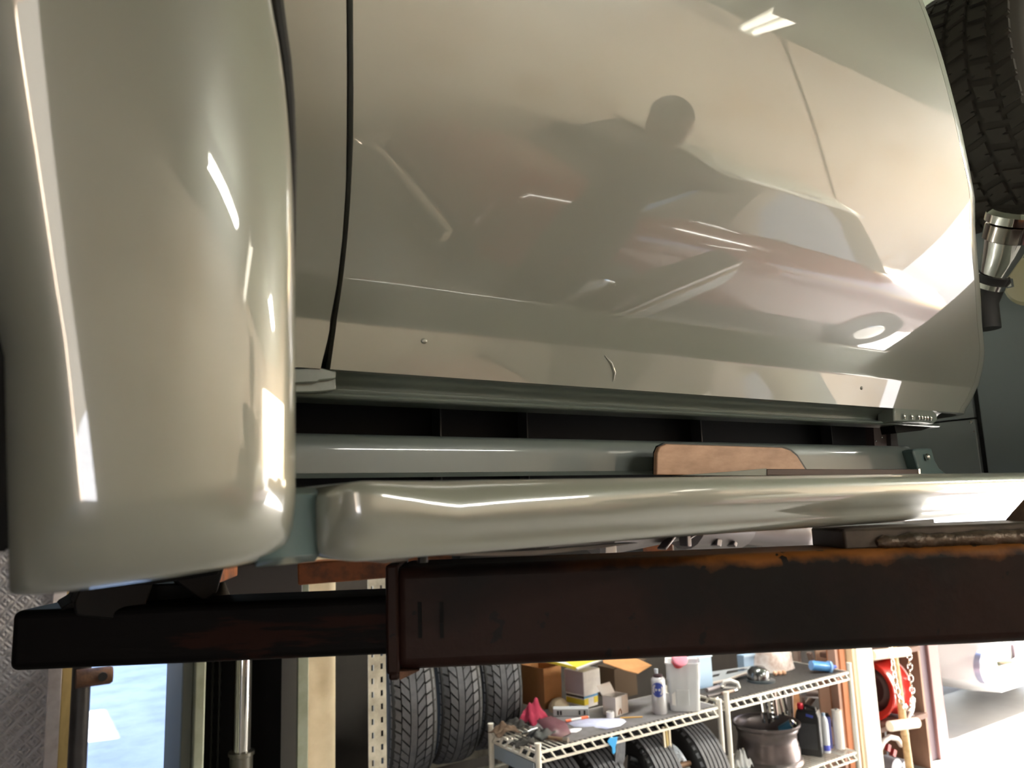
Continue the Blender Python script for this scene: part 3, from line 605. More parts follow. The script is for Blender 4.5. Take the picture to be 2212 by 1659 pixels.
# ---------------------------------------------------------------- wire shelving units
WIRE = mat('white_coated_wire', 'e4e0d8', rough=.35, coat=.3)
LINER = mat('grey_shelf_liner', '6f6c70', rough=.6, noise=('55514f', 9, .3, .6))
def shelf_unit(name, label, xs0, xs1, yf, yb, ztop, decks, cat='shelf', liner=True):
    t = thing(name, label, cat, (xs0, yf, 0), 0, 'wire shelving units')
    for x in (xs0, xs1):
        for y in (yf, yb):
            obj('post', MB().tube([(x, y, 0), (x, y, ztop)], .0125, 12).tube([(x, y, ztop), (x, y, ztop + .008)], .014, 12), WIRE, t)
    for dz in decks:
        H = .036
        for nm, a, b in (('front_rail', (xs0, yf), (xs1, yf)), ('rear_rail', (xs0, yb), (xs1, yb)), ('side_rail', (xs0, yf), (xs0, yb)), ('side_rail', (xs1, yf), (xs1, yb))):
            m = MB(); A = Vector((a[0], a[1], 0)); B = Vector((b[0], b[1], 0))
            for z in (dz, dz - H): m.bar(A + Vector((0, 0, z)), B + Vector((0, 0, z)), .008, .010)
            n = max(3, int((B - A).length / .052))
            for i in range(n):
                p = A + (B - A) * ((i + .1) / n); q = A + (B - A) * ((i + .65) / n)
                m.bar(p + Vector((0, 0, dz)), q + Vector((0, 0, dz - H)), .006, .012, up=(0, 1, 0) if abs((B - A).x) > .1 else (1, 0, 0))
            obj(nm, m, WIRE, t, 20)
        n = int((xs1 - xs0) / .026); m = MB()
        for i in range(1, n): x = xs0 + (xs1 - xs0) * i / n; m.bar((x, yf, dz + .004), (x, yb, dz + .004), .004, .004)
        o = obj('deck_wires', m, WIRE, t, 0); o['kind'] = 'stuff'
        if liner and dz == max(decks): obj('liner', MB().box((xs0 + (.16 if liner == 1 else .02), yf + .014, dz + .006), (xs1 - (.015 if liner == 1 else .5), yb - .012, dz + .009)), LINER, t)
    return t
ZL = .75; ZD = ZL + .009
pA, pB = onZ(1163, 1620, ZL), onZ(1558, 1533, ZL); YF = float((pA[1] + pB[1]) / 2); YB = YF + .37
XA0, XA1 = float(onY(1163, 1640, YF)[0]), float(onY(1556, 1560, YF)[0])
ua = shelf_unit('wire_shelf', 'left wire shelving unit whose top shelf holds boxes, papers and a spray can', XA0, XA1, YF, YB, ZL + .03, (ZL, .09))
obj('end_tray', MB().box((XA0 - .004, YF + .03, ZL - .10), (XA0, YB - .03, ZL - .045)), mat('blue_grey_tray', '8b96a0', rough=.4), ua)
YG = YF + .06; p = onY(1573, 1512, YG); ZG = float(p[2]) - .012; XB0 = float(onY(1573, 1560, YG)[0]); q = onZ(1838, 1448, ZG); XB1 = float(onY(1836, 1460, YG)[0])
ZGL = float(onY(1800, 1643, YG)[2])
ub = shelf_unit('wire_shelf', 'right wire shelving unit with a steel wheel and a black jerrycan on its lower shelf', XB0, XB1, YG, YG + .40, ZG + .045, (ZG, ZGL), liner=0)
def deck(px, py, z): return onZ(px, py, z)

CARD = mat('brown_cardboard', 'b07d4e', rough=.85, noise=('a06f42', 10, .3, .7))
CARDD = mat('grey_cardboard', '8f8688', rough=.85)
WBOX = mat('white_card', 'e9e8ea', rough=.7, noise=('d6d5da', 24, .3, .6))
YEL = mat('yellow_card', 'd9c53c', rough=.7)
BLU = mat('blue_card', '5f9bd0', rough=.7)
def carton(name, label, cat, px, py, z, w, d, h, rz, m, open_top=False, flaps=(), inner=None, grp=None):
    """box whose nearest lower corner stands where pixel (px, py) meets height z"""
    P = onZ(px, py, z); t = thing(name, label, cat, (P[0], P[1], z), rz, grp)
    th = .004
    if open_top:
        mm = MB().box((0, 0, 0), (w, d, th)).box((0, 0, 0), (w, th, h)).box((0, d - th, 0), (w, d, h)).box((0, 0, 0), (th, d, h)).box((w - th, 0, 0), (w, d, h))
    else: mm = MB().box((0, 0, 0), (w, d, h))
    obj('body', mm, m, t, 0, local=True, bevel=.0015)
    for side, ln, ang in flaps:
        if side == 'front': a, b = Vector((0, 0, h)), Vector((w, 0, h)); dr = Vector((0, -math.cos(ang), math.sin(ang)))
        elif side == 'back': a, b = Vector((0, d, h)), Vector((w, d, h)); dr = Vector((0, math.cos(ang), math.sin(ang)))
        elif side == 'left': a, b = Vector((0, d, h)), Vector((0, 0, h)); dr = Vector((-math.cos(ang), 0, math.sin(ang)))
        else: a, b = Vector((w, 0, h)), Vector((w, d, h)); dr = Vector((math.cos(ang), 0, math.sin(ang)))
        f = MB().add([a, b, b + dr * ln, a + dr * ln], [(0, 1, 2, 3)]); obj('flap', f, m, t, 0, local=True, thick=.004)
    return t
# brown open box: front faces the left bay, corner edge at x = 1177
carton('cardboard_box', 'plain brown open-topped cardboard box beside the standing tires', 'box', 1177, 1533, ZD, .115, .17, .19, math.radians(6), CARD, True)
# blue and yellow banded box, white box on top of it
b1 = carton('parts_box', 'low white box with blue and yellow bands, under the white box', 'box', 1263, 1531, ZD + .003, .098, .12, .058, math.radians(10), WBOX, grp=None)
for a, b_, m_ in (((-.001, -.001, .045), (.099, .0, .055), BLU), ((-.001, -.001, .014), (.03, .0, .043), YEL), ((.07, -.001, .014), (.099, .0, .043), YEL), ((-.001, .0, .014), (.0, .119, .04), YEL), ((-.001, 0, .045), (0, .119, .055), mat('dark_band', '3a3538'))):
    obj('printed_band', MB().box(a, b_), m_, b1, 0, local=True)
P = b1.location; t = thing('white_box', 'plain white cardboard box stacked on the blue and yellow banded box', 'box', (P.x - .002, P.y - .004, ZD + .062), math.radians(8))
obj('body', MB().box((0, 0, 0), (.118, .13, .112)), WBOX, t, 0, local=True, bevel=.002)
obj('grey_side', MB().box((-.0012, .004, .003), (0, .126, .109)), mat('grey_lilac_card', 'a79aa2', rough=.8), t, 0, local=True)  # grey panel over the whole left side
# yellow edged folder lying open over the boxes
def sheet(name, label, cat, pts, m, th=.003, parts=()):
    """a stiff sheet through the 3-D points"""
    c = sum((Vector(p) for p in pts), Vector()) / len(pts); t = thing(name, label, cat, tuple(c))
    obj('sheet', MB().add(pts, [tuple(range(len(pts)))]), m, t, 0, thick=th); return t
YS = P.y
fo = thing('open_folder', 'yellow and white open folder lying across the boxes', 'folder', tuple(onY(1245, 1440, YS + .03)))
a, b_, c_, d_ = onY(1168, 1424, YS + .10), onY(1244, 1444, YS - .03), onY(1308, 1420, YS - .03), onY(1215, 1400, YS + .12)
obj('cover', MB().add([a, b_, (b_[0], b_[1] + .14, b_[2] + .03), (a[0], a[1] + .14, a[2] + .03)], [(0, 1, 2, 3)]), mat('pale_grey_card', 'b9bcc2'), fo, 0, thick=.003)
obj('cover', MB().add([b_, c_, (c_[0], c_[1] + .14, c_[2] + .03), (b_[0], b_[1] + .14, b_[2] + .03)], [(0, 1, 2, 3)]), YEL, fo, 0, thick=.003)
obj('yellow_edge', MB().bar(a, b_, .004, .013), YEL, fo, 0)
obj('white_edge', MB().tube([Vector(b_) + Vector((0, -.004, -.003)), Vector(c_) + Vector((0, -.004, -.003))], .007, 10), WHITE, fo)
# carton with big flaps at the back
carton('cardboard_box', 'brown carton with wide open flaps behind the white boxes', 'box', 1330, 1512, ZD, .16, .12, .15, math.radians(4), mat('dull_cardboard', '4d3d2e', rough=.9), True, (('front', .07, .45), ('right', .08, .2)))
# the flap of the large brown carton hanging forward
Yq = YF + .2
obj_ = thing('cardboard_sheet', 'bent brown cardboard sheet sticking out above the open carton', 'cardboard', tuple(onY(1350, 1440, Yq)))
obj('sheet', MB().add([onY(1303, 1432, Yq - .02), onY(1348, 1448, Yq - .05), onY(1378, 1456, Yq - .06), onY(1408, 1438, Yq), onY(1350, 1412, Yq + .1), onY(1300, 1412, Yq + .08)], [(0, 1, 4, 5), (1, 2, 3, 4)]), CARD, obj_, 0, thick=.003)
# small open white box with brown print
b2 = carton('small_box', 'small open white box with a brown arch print, in front of the carton', 'box', 1331, 1549, ZD, .098, .075, .085, math.radians(13), mat('white_brown_card', 'ddd5d0', rough=.75), True, (('back', .05, 1.0),))
obj('brown_print', MB().tube([(.02, -.001, .006), (.024, -.001, .022), (.034, -.001, .03), (.04, -.001, .02), (.04, -.001, .006)], .003, 6), mat('brown_ink', '8a5a30'), b2, 0, local=True)
obj('brown_side', MB().box((.05, -.0012, .004), (.097, 0, .082)), mat('pale_brown_card', 'cbb6a8', rough=.8), b2, 0, local=True)
def upright(name, label, cat, px0, px1, pyb, pyt, z, grp=None):
    """thing standing on height z: returns empty, width and height"""
    P = onZ((px0 + px1) / 2, pyb, z); A, B, T = onY(px0, pyb, P[1]), onY(px1, pyb, P[1]), onY((px0 + px1) / 2, pyt, P[1])
    az = math.atan2(P[0], P[1]); w = abs(B[0] - A[0]) * math.cos(az); t = thing(name, label, cat, (P[0], P[1], z), -az, grp); return t, w, T[2] - z
t, w, h = upright('tape_roll', 'tiny pale plastic cap standing beside the small white box', 'cap', 1310, 1327, 1551, 1537, ZD)
obj('shell', MB().lathe([(w / 2 - .003, 0), (w / 2, .002), (w / 2, h), (w / 2 - .004, h), (w / 2 - .004, .003)], (0, 0, 0), 'Z', 20), WHITE, t, local=True)
# spray can
t, w, h = upright('spray_can', 'white spray can with a round blue label and dark valve', 'can', 1409, 1442, 1545, 1447, ZD)
R0 = w / 2 * .97; t.location += Vector((.7 * R0, .7 * R0, 0))
obj('body', MB().lathe([(0, 0), (R0 * .92, 0), (R0, .005), (R0, h * .74), (R0 * .94, h * .78), (R0 * .7, h * .82), (0, h * .83)], (0, 0, 0), 'Z', 28), mat('silver_white_can', 'd3d3d8', rough=.25, metal=.35), t, local=True)
obj('valve', MB().lathe([(R0 * .66, h * .8), (R0 * .66, h * .87), (R0 * .25, h * .89), (.004, h * .9), (0, h * .9)], (0, 0, 0), 'Z', 20), mat('brown_valve', '46353a', rough=.4, metal=.5), t, local=True)
obj('nozzle', MB().lathe([(.0, h * .9), (.008, h * .9), (.009, h * 1.0), (0, h * 1.0)], (-.006, 0, 0), 'Z', 14), mat('pale_blue_plastic', 'c9d2e0', rough=.4), t, local=True)
lab = obj('round_label', MB().grid([[(R0 * 1.01 * math.sin(a), -R0 * 1.01 * math.cos(a), h * .56 + r * math.sin(q)) for q, a in ((2 * math.pi * k / 24, -.12 + r / R0 * .95 * math.cos(2 * math.pi * k / 24)) for k in range(24))] for r in (.0005, h * .08, h * .165)], closev=True), mat('blue_label', '2c3f93', rough=.4), t, local=True)
# translucent bin with a red cup
CLEAR = mat('milky_plastic', 'e6e9ee', rough=.25, alpha=.72, spec=.5)
t, w, h = upright('plastic_bin', 'translucent white plastic bin with a red cup inside', 'bin', 1448, 1520, 1538, 1432, ZD)
t.location.y += .01
def rring(w_, d_, z, r=.02, n=5): return [(sx * (w_ / 2 - r) + r * math.cos(a), d_ / 2 + sy * (d_ / 2 - r) + r * math.sin(a), z) for sx, sy, a0 in ((1, 1, 0), (-1, 1, 90), (-1, -1, 180), (1, -1, 270)) for a in [math.radians(a0 + 90 * k / n) for k in range(n + 1)]]
W_ = w * .96; D_ = .15; rg = [rring(W_ * .9, D_ * .9, 0), rring(W_ * .94, D_ * .92, .004), rring(W_ * 1.02, D_, h * .62), rring(W_ * 1.06, D_ * 1.02, h * .68), rring(W_ * 1.06, D_ * 1.04, h * .95), rring(W_ * 1.12, D_ * 1.1, h * .98), rring(W_ * 1.12, D_ * 1.1, h)]
m = MB().grid(rg, closev=True); m.add(rg[0], [tuple(range(len(rg[0])))])
obj('shell', m, CLEAR, t, 50, local=True, thick=.0015)
obj('front_panel', MB().box((-W_ * .25, -.004, h * .12), (W_ * .15, -.001, h * .45)), CLEAR, t, local=True, bevel=.001)
bl = t.location.copy()
ZBIN = h
t = thing('cup', 'red cup with a pink clear lid tilted inside the plastic bin', 'cup', tuple(bl + Vector((.01, .06, h * .70))))
obj('body', MB().lathe([(0, 0), (.024, 0), (.036, .075), (.034, .075), (.022, .004)], (0, 0, 0), 'Z', 24), mat('red_plastic', 'd0142c', rough=.3), t, local=True)
obj('lid', MB().lathe([(0, .078), (.034, .078), (.039, .075), (.039, .082), (.034, .085), (0, .085)], (0, 0, 0), 'Z', 24), mat('pink_lid', 'e58aa0', rough=.3), t, local=True)
t.rotation_euler = (math.radians(48), 0, math.radians(-20)); t.location.z += .035
t = thing('white_bracket', 'white plastic strip leaning inside the plastic bin', 'strip', tuple(bl + Vector((-.03, .03, .03))))
obj('body', MB().bar((-.012, 0, 0), (.02, .02, h * .8), .016, .006), WHITE, t, local=True)
# papers, marker, tray, rag, leather, tools
def paper(name, label, pts, m, z):
    P = [onZ(px, py, z + .002 + .004 * math.sin(i * 2.1)) for i, (px, py) in enumerate(pts)]; c = sum((Vector(p) for p in P), Vector()) / len(P)
    t = thing(name, label, 'paper', tuple(c)); o = Vector(c) + Vector((0, 0, .004))
    obj('sheet', MB().add(P + [o], [(i, (i + 1) % len(P), len(P)) for i in range(len(P))]), m, t, 60, thick=.001); return t
BPAP = mat('bluish_paper', 'cfd3ee', rough=.8, noise=('b6bade', 14, .3, .6))
paper('paper_sheet', 'crumpled bluish paper sheet under the orange marker', [(1222, 1560), (1270, 1552), (1362, 1552), (1340, 1568), (1310, 1575), (1280, 1571), (1240, 1570)], BPAP, ZD)
paper('paper_sheet', 'white paper corner at the front shelf edge near the leather flap', [(1210, 1578), (1240, 1573), (1262, 1573), (1245, 1582), (1215, 1582)], mat('white_paper', 'dcdce6', rough=.8), ZD)
def rod(name, label, cat, p, q, r, m, parts=(), z=None):
    A, B = (Vector(onZ(*p, z)), Vector(onZ(*q, z))) if z is not None else (Vector(p), Vector(q))
    A.z += r; B.z += r; t = thing(name, label, cat, tuple((A + B) / 2)); obj('shaft', MB().tube([A, B], r, 12), m, t)
    for nm, f0, f1, rr, mm in parts: obj(nm, MB().tube([A.lerp(B, f0), A.lerp(B, f1)], rr, 14), mm, t)
    return t
OR = mat('orange_plastic', 'e8714a', rough=.4)
rod('marker_pen', 'white marker pen with orange cap and end lying on the papers', 'pen', (1222, 1560), (1272, 1551), .005, WHITE, (('cap', .66, .95, .0075, OR), ('end_plug', 0, .22, .006, OR)), ZD + .004)
rod('pencil', 'thin yellow pencil lying in front of the small white box', 'pencil', (1340, 1552), (1388, 1550), .003, mat('pencil_yellow', 'd9a64e'), (('tip', .94, 1.0, .002, CARD),), ZD)
t, w, h = upright('connector_tray', 'grey plastic tray with small black slots behind the marker', 'tray', 1200, 1278, 1550, 1528, ZD)
t.location.y += .02
obj('body', MB().box((-w / 2, 0, 0), (w / 2, .05, h * .8)), mat('pale_grey_plastic', 'aeb2b8', rough=.4), t, local=True, bevel=.004)
for fx_ in (-.38, -.3, .22, .36): obj('slot', MB().box((w * fx_, -.002, .008), (w * fx_ + .008, 0.001, h * .6)), BLACK, t, local=True)
t, w, h = upright('dust_cap', 'beige crumpled plastic dome behind the grey tray', 'cap', 1205, 1248, 1540, 1513, ZD)
t.location.y += .07; w *= 1.1
obj('dome', MB().lathe([(w / 2, 0), (w * .46, h * .5), (w * .3, h * .85), (w * .12, h), (0, h)], (0, 0, 0), 'Z', 16), mat('beige_plastic', 'b5a58d', rough=.5, bump=(60, .6)), t, local=True)
def crumple(name, label, cat, px, py, z, sx, sy, sz, m, seed, rot=0):
    P = onZ(px, py, z); t = thing(name, label, cat, (P[0], P[1], z), rot); rnd = random.Random(seed); rows = []
    ph = [rnd.uniform(0, 6) for _ in range(6)]
    for i in range(15):
        u = -1 + 2 * i / 14; row = []
        for j in range(15):
            v = -1 + 2 * j / 14; e = max(0, 1 - (abs(u) ** 2.4 + abs(v) ** 2.4) / 1.6)
            hh = e * (.55 + .25 * math.sin(3.1 * u + ph[0]) + .22 * math.sin(4.3 * v + ph[1]) + .2 * math.sin(5 * (u + v) + ph[2]) + .16 * math.sin(7 * (u - v) + ph[3]))
            row.append((sx * (u + .12 * math.sin(3 * v + ph[4])), sy * (v + .12 * math.sin(3 * u + ph[5])), .002 + sz * max(0, hh)))
        rows.append(row)
    obj('cloth', MB().grid(rows), m, t, 70, local=True, thick=.002); return t
crumple('rag', 'crumpled crimson rag next to the cardboard box', 'rag', 1150, 1558, ZD, .07, .05, .085, mat('crimson_cloth', '8e1f3c', rough=.9), 3, .3)
lf = thing('leather_flap', 'maroon leather flap hanging over dark clutter near the papers', 'leather', tuple(onZ(1195, 1570, ZD)))
A = [onZ(1160, 1556, ZD + .05), onZ(1190, 1546, ZD + .052), onZ(1222, 1560, ZD + .03), onZ(1233, 1583, ZD + .006), onZ(1200, 1598, ZD + .008), onZ(1180, 1580, ZD + .02)]
obj('flap', MB().add(A, [(0, 1, 2, 5), (2, 3, 4, 5)]), mat('maroon_leather', '5a3640', rough=.5, noise=('48282f', 30, .3, .6)), lf, 60, thick=.003)
crumple('bag', 'black crumpled bag under the maroon leather flap', 'bag', 1175, 1590, ZD, .075, .05, .045, BLACK, 5, .2)
crumple('cloth', 'dull brown cloth at the left end of the top shelf', 'cloth', 1090, 1582, ZD, .06, .05, .035, mat('brown_cloth', '4c3a2c', rough=.9), 8)
rod('steel_rod', 'short steel rod lying on the black bag', 'rod', tuple(onZ(1128, 1587, ZD + .03)), tuple(onZ(1161, 1575, ZD + .04)), .004, STEEL, (('grip', 0, .3, .006, BLACK),))
rod('hammer_handle', 'brown wooden tool handle at the front edge of the shelf', 'handle', (1140, 1592), (1228, 1603), .008, mat('brown_handle', '6d5540', rough=.6), (('ferrule', .88, 1.0, .011, mat('grey_ferrule', '77706a', metal=.6, rough=.4)),), ZD)
NUTW = ('leftmost chrome nut at the left shelf end, near the corner post', 'chrome nut right beside the leftmost nut at the left shelf end', 'third chrome nut from the left at the left shelf end', 'fourth chrome nut from the left at the left shelf end', 'chrome nut nearest the front corner post of the left shelf', 'lowest chrome nut, in front of the black pouch on the left shelf')
for i, (px, py) in enumerate(((1098, 1598), (1108, 1597), (1126, 1601), (1136, 1602), (1145, 1602), (1145, 1616))):
    P = onZ(px, py, ZD); t = thing('lug_nut', NUTW[i], 'nut', tuple(P), 0, 'loose chrome nuts on the left shelf end')
    obj('body', MB().lathe([(.003, 0), (.007, 0), (.0075, .004), (.006, .009), (.003, .009)], (0, 0, 0), 'Z', 6, closeprof=True), CHROME, t, 30, local=True)
for i, (px, py, sx, sy, sz, ln) in enumerate(((1130, 1607, .05, .03, .03, 'black pouch at the left front shelf corner'), (1115, 1568, .05, .05, .03, 'dark cloth bundle behind the chrome nuts'))):
    crumple('pouch', ln, 'pouch', px, py, ZD, sx, sy, sz, mat('dark_cloth', '1d1a19', rough=.9), 20 + i)
# hanging glove and cloth strip
gl = thing('glove', 'bright blue rubber glove hanging from the front shelf rail', 'glove', (onY(1322, 1600, YF - .012)[0], YF - .012, ZL - .04))
obj('glove_body', plate([(1318, 1594), (1335, 1592), (1333, 1603), (1330, 1614), (1330, 1625), (1326, 1630), (1323, 1627), (1322, 1615), (1316, 1608), (1313, 1602)], YF - .014, .005), mat('blue_nitrile', '2f9fe6', rough=.4), gl, 60, bevel=.002)
cs = thing('cloth_strip', 'grey fraying cloth strip hanging beside the blue glove', 'cloth', (onY(1340, 1600, YF + .02)[0], YF + .02, ZL - .05))
obj('strip', plate([(1332, 1592), (1352, 1590), (1350, 1640), (1342, 1659), (1328, 1670), (1329, 1640)], YF + .015, .006), mat('grey_cloth', '6d7078', rough=.9, noise=('4c4f57', 30, .3, .6, (6, 1, 1))), cs, 40, bevel=.002)

# tyres on the lower shelf of the left unit
TZ = .345
l1 = tyre('ribbed tire standing under the left end of the shelf', (float(onY(1180, 1640, YF + .19)[0]), YF + .19, .395), math.radians(-6), group='tires under the left shelf', R=.29, Wd=.17, pattern='rib')
def cp(src, px, Y, z, rz, ry, label):
    return copy_tree(src, (float(onY(px, 1640, Y)[0]), Y, z), 0, label, (0, math.radians(ry), math.radians(rz)))
cp(l1, 1262, YF + .19, .395, -3, 0, 'ribbed tire standing left of the hanging blue glove')
cp(l1, 1368, YF + .19, .40, -2, 3, 'ribbed tire standing left of the middle support bars')
cp(l1, 1462, YF + .19, .40, 0, 3, 'ribbed tire standing right of the middle support bars, above the fleece')
sb = thing('support_bars', 'pale upright bars tied together under the middle of the left shelf', 'bars', (onY(1440, 1600, YF + .02)[0], YF + .02, 0))
for k, (a, b_, mm) in enumerate(((1432, 1440, WHITE), (1438, 1446, YEL), (1445, 1450, WHITE))):
    A = onY(a, 1570, YF + .02 + .004 * k); B = onY(b_, 1650, YF + .02 + .004 * k); obj('bar', MB().bar(A, B, .008, .01), mat('pale_cream_bar', 'ddd3c0', rough=.4) if k != 1 else mat('cream_yellow_bar', 'b8a469', rough=.4), sb)
obj('foot', MB().box((B[0] - .012, YF + .01, 0), (B[0] + .012, YF + .034, B[2])), STEEL, sb)
fz = crumple('fleece', 'white fleece polishing pad under the left shelf', 'fleece', 1462, 1650, .38, .05, .045, .12, mat('white_fleece', 'c9cfda', rough=1, bump=(90, 1.0)), 11)
tb = thing('metal_bracket', 'bare metal bracket lying at the right foot of the left shelf', 'bracket', tuple(onY(1530, 1650, YF + .05)))
obj('plate', plate([(1500, 1668), (1520, 1634), (1540, 1626), (1561, 1628), (1561, 1668), (1552, 1668), (1550, 1640), (1530, 1644)], YF + .04, .03), STEEL, tb, 30, bevel=.003)
rod('pipe', 'rusty tan pipe lying low in front of the metal bracket', 'pipe', tuple(onY(1452, 1664, YF + .02)), tuple(onY(1545, 1640, YF + .02)), .012, mat('tan_pipe', '9b7a63', rough=.5), (('pipe_end', .96, 1.0, .014, STEEL),))
for k, (p, q) in enumerate((((1385, 1628), (1440, 1655)), ((1360, 1642), (1420, 1659)), ((1365, 1650), (1400, 1664)))):
    rod('pry_bar', ('longest dark bar lying under the left shelf, right of the others', 'middle dark bar lying low under the left shelf', 'lowest dark bar under the left shelf, at the picture edge')[k], 'bar', tuple(onY(*p, YF + .04 + .03 * k)), tuple(onY(*q, YF + .03 + .03 * k)), .009, mat('dark_steel', '54575c', rough=.35, metal=.7), (('tip', .9, 1.0, .012, STEEL),))['group'] = 'dark bars under the left shelf'

# ---------------------------------------------------------------- right shelving unit: top deck
ZE = ZG + .006
GPL = mat('grey_plastic', '8e9298', rough=.4)
def wslab(pts, Y, thick, m, name, parent, bevel=.002, smooth=30): return obj(name, plate(pts, Y, thick), m, parent, smooth, bevel=bevel)
obj('liner', MB().box((XB0 + .02, YG + .016, ZG + .0062), (XB1 - .02, YG + .38, ZG + .0075)), mat('dark_mesh_liner', '3b3737', rough=.7, noise=('252222', 60, .35, .6)), ub)
tp = thing('trim_panel', 'grey plastic console trim panel with rectangular openings, lying on the right shelf', 'panel', tuple(onZ(1560, 1478, ZE)))
F3 = lambda px, py, dz: onZ(px, py, ZE + dz)
a, b_, c_, d_ = [Vector(F3(*k)) for k in ((1520, 1480, .012), (1612, 1454, .03), (1626, 1438, .055), (1528, 1452, .06))]
m = MB()
def bil(u, v): return a.lerp(b_, u).lerp(d_.lerp(c_, u), v)
us, vv = (0, .15, .3, .45, .85, .93, 1), (0, .35, .5, .7, .82, 1); holes = {(2, 2), (3, 3), (4, 3), (2, 1)}
for i in range(6):
    for j in range(5):
        if (i, j) in {(1, 2), (3, 2), (3, 3), (4, 2)}: continue
        q = [bil(us[i], vv[j]), bil(us[i + 1], vv[j]), bil(us[i + 1], vv[j + 1]), bil(us[i], vv[j + 1])]; m.add(q, [(0, 1, 2, 3)])
obj('face', m, GPL, tp, 0, thick=.008)
obj('front_lip', MB().tube([a, a.lerp(b_, .5) + Vector((0, -.01, -.004)), b_], .007, 10), mat('pale_peach_plastic', 'b3a6a0', rough=.4), tp)
obj('inner_slot', MB().add([bil(.3, .4) - Vector((0, 0, .012)), bil(.95, .4) - Vector((0, 0, .012)), bil(.95, .85) - Vector((0, 0, .012)), bil(.3, .85) - Vector((0, 0, .012))], [(0, 1, 2, 3)]), BLACK, tp, 0, thick=.002)
def tray_edge(label, p, q, yo):
    A, B = onY(*p, YG + yo), onY(*q, YG + yo); t = thing('blue_tray', label, 'tray', (A[0], A[1], ZE), 0)
    obj('tray', MB().box((A[0], YG + yo, ZE), (B[0], YG + yo + .05, A[2])), mat('pale_blue_plastic2', 'a9c4e2', rough=.35), t, bevel=.003)
    obj('rim', MB().box((A[0] - .004, YG + yo - .006, A[2] - .012), (B[0] + .004, YG + yo, A[2] + .001)), mat('pale_blue_rim', 'c4d8ee', rough=.35), t, bevel=.002)
tray_edge('long pale blue tray standing at the back of the right shelf', (1606, 1416), (1692, 1410), .33)
tray_edge('small pale blue tray right behind the plastic bin', (1500, 1420), (1536, 1414), .26)
t = thing('sack', 'stained white sack slumped on the right shelf', 'sack', tuple(onZ(1700, 1452, ZE)))
rows = []
for k in range(9):
    f = k / 8; row = []
    for i in range(20):
        an = 2 * math.pi * i / 20; rr = 1 - .10 * f + .05 * math.sin(3 * an + f * 4) + .04 * math.sin(5 * an); c = Vector(onZ(1703, 1452, ZE)) + Vector((0, .10, 0))
        row.append((c.x + .155 * rr * math.cos(an) * (1 - .2 * f * f), c.y + .09 * rr * math.sin(an) * (1 - .35 * f), ZE + .004 + .2 * f))
    rows.append(row)
cc = Vector(onZ(1703, 1452, ZE)) + Vector((0, .10, 0)); rows.append([(cc.x + (p[0] - cc.x) * .6, cc.y + (p[1] - cc.y) * .6, p[2] + .03) for p in rows[-1]]); rows.append([(cc.x + .01 * (p[0] - cc.x), cc.y + .01 * (p[1] - cc.y), p[2] + .008) for p in rows[-1]])
m = MB().grid(rows, closev=True); m.add(rows[0], [tuple(range(20))])
obj('cloth', m, mat('stained_canvas', 'e8e2e2', rough=.9, noise=('b59c92', 7, .35, .55)), t, 70)
t = thing('blue_bottle', 'blue translucent cylinder lying at the right end of the shelf', 'bottle', tuple(onZ(1780, 1448, ZE)))
A, B = Vector(onY(1752, 1437, YG + .10)), Vector(onY(1789, 1441, YG + .06))
obj('body', MB().tube([A, B], .027, 24), mat('blue_plastic', '4f8fd0', rough=.25, coat=.4), t)
dv2 = (B - A).normalized(); obj('collar', MB().tube([B, B + dv2 * .012], .034, 24), mat('pale_blue_ring', '8fb7e4', rough=.3), t)
obj('spout', MB().tube([B + dv2 * .01, B + dv2 * .025, B + dv2 * .05 + Vector((0, 0, .008))], [.017, .014, .008], 12), mat('royal_blue', '4a63c8', rough=.3), t)
t, w, h = upright('bearing_hub', 'domed dark metal hub on a flat flange at the front of the right shelf', 'hub', 1624, 1674, 1474, 1440, ZE)
t.location.y += .03
obj('dome', MB().lathe([(w * .5, 0), (w * .5, h * .35), (w * .46, h * .7), (w * .3, h * .95), (0, h)], (0, 0, 0), 'Z', 28), mat('polished_grey', '77787a', rough=.2, metal=.9), t, 50, local=True)
obj('flange', MB().lathe([(0, .0), (w * .62, 0), (w * .62, .01), (w * .5, .014), (0, .014)], (w * .1, 0, 0), 'Z', 28), mat('blue_grey_metal', '5b656d', rough=.3, metal=.8), t, 40, local=True)
for k, (px, py) in enumerate(((1678, 1461), (1688, 1460), (1697, 1459))):
    P = onZ(px, py, ZE); t = thing('cork_knob', ('left peach knob, nearest the metal hub', 'middle one of the three peach knobs', 'right peach knob, nearest the white sack')[k], 'knob', tuple(P), 0, 'peach knobs behind the metal hub')
    obj('ball', MB().ball((0, .01, .014), .013, 12, 8), mat('peach_plastic', 'd9ab8e', rough=.5), t, 60, local=True)
t, w, h = upright('hose_clip', 'white plastic hose clip in front of the grey trim panel', 'clip', 1562, 1597, 1487, 1470, ZE)
obj('saddle', MB().tube([(-w / 2, 0, .004), (-w * .4, 0, h * .8), (0, 0, h), (w * .4, 0, h * .7), (w / 2, 0, .004)], [.008, .011, .012, .011, .008], 10), WHITE, t, 50, local=True)
obj('foot', MB().cbox((0, 0, .003), (w * 1.1, .022, .006)), WHITE, t, 0, local=True)
for k, (p, q, r, mm, lb) in enumerate((((1527, 1496), (1560, 1486), .011, mat('lilac_grey', '8a8288', rough=.4), 'lilac grey fitting behind the corner where the two shelves meet'), ((1528, 1507), (1575, 1497), .007, ALU, 'pale metal strip near the corner post of the right shelf'), ((1560, 1502), (1590, 1494), .008, mat('peach_grey', 'b49c90', rough=.5), 'peach grey lever lying at the corner of the right shelf'))):
    rod('fitting', lb, 'fitting', p, q, r, mm, (('end_knob', .8, 1.0, r * 1.5, STEEL),), ZE)
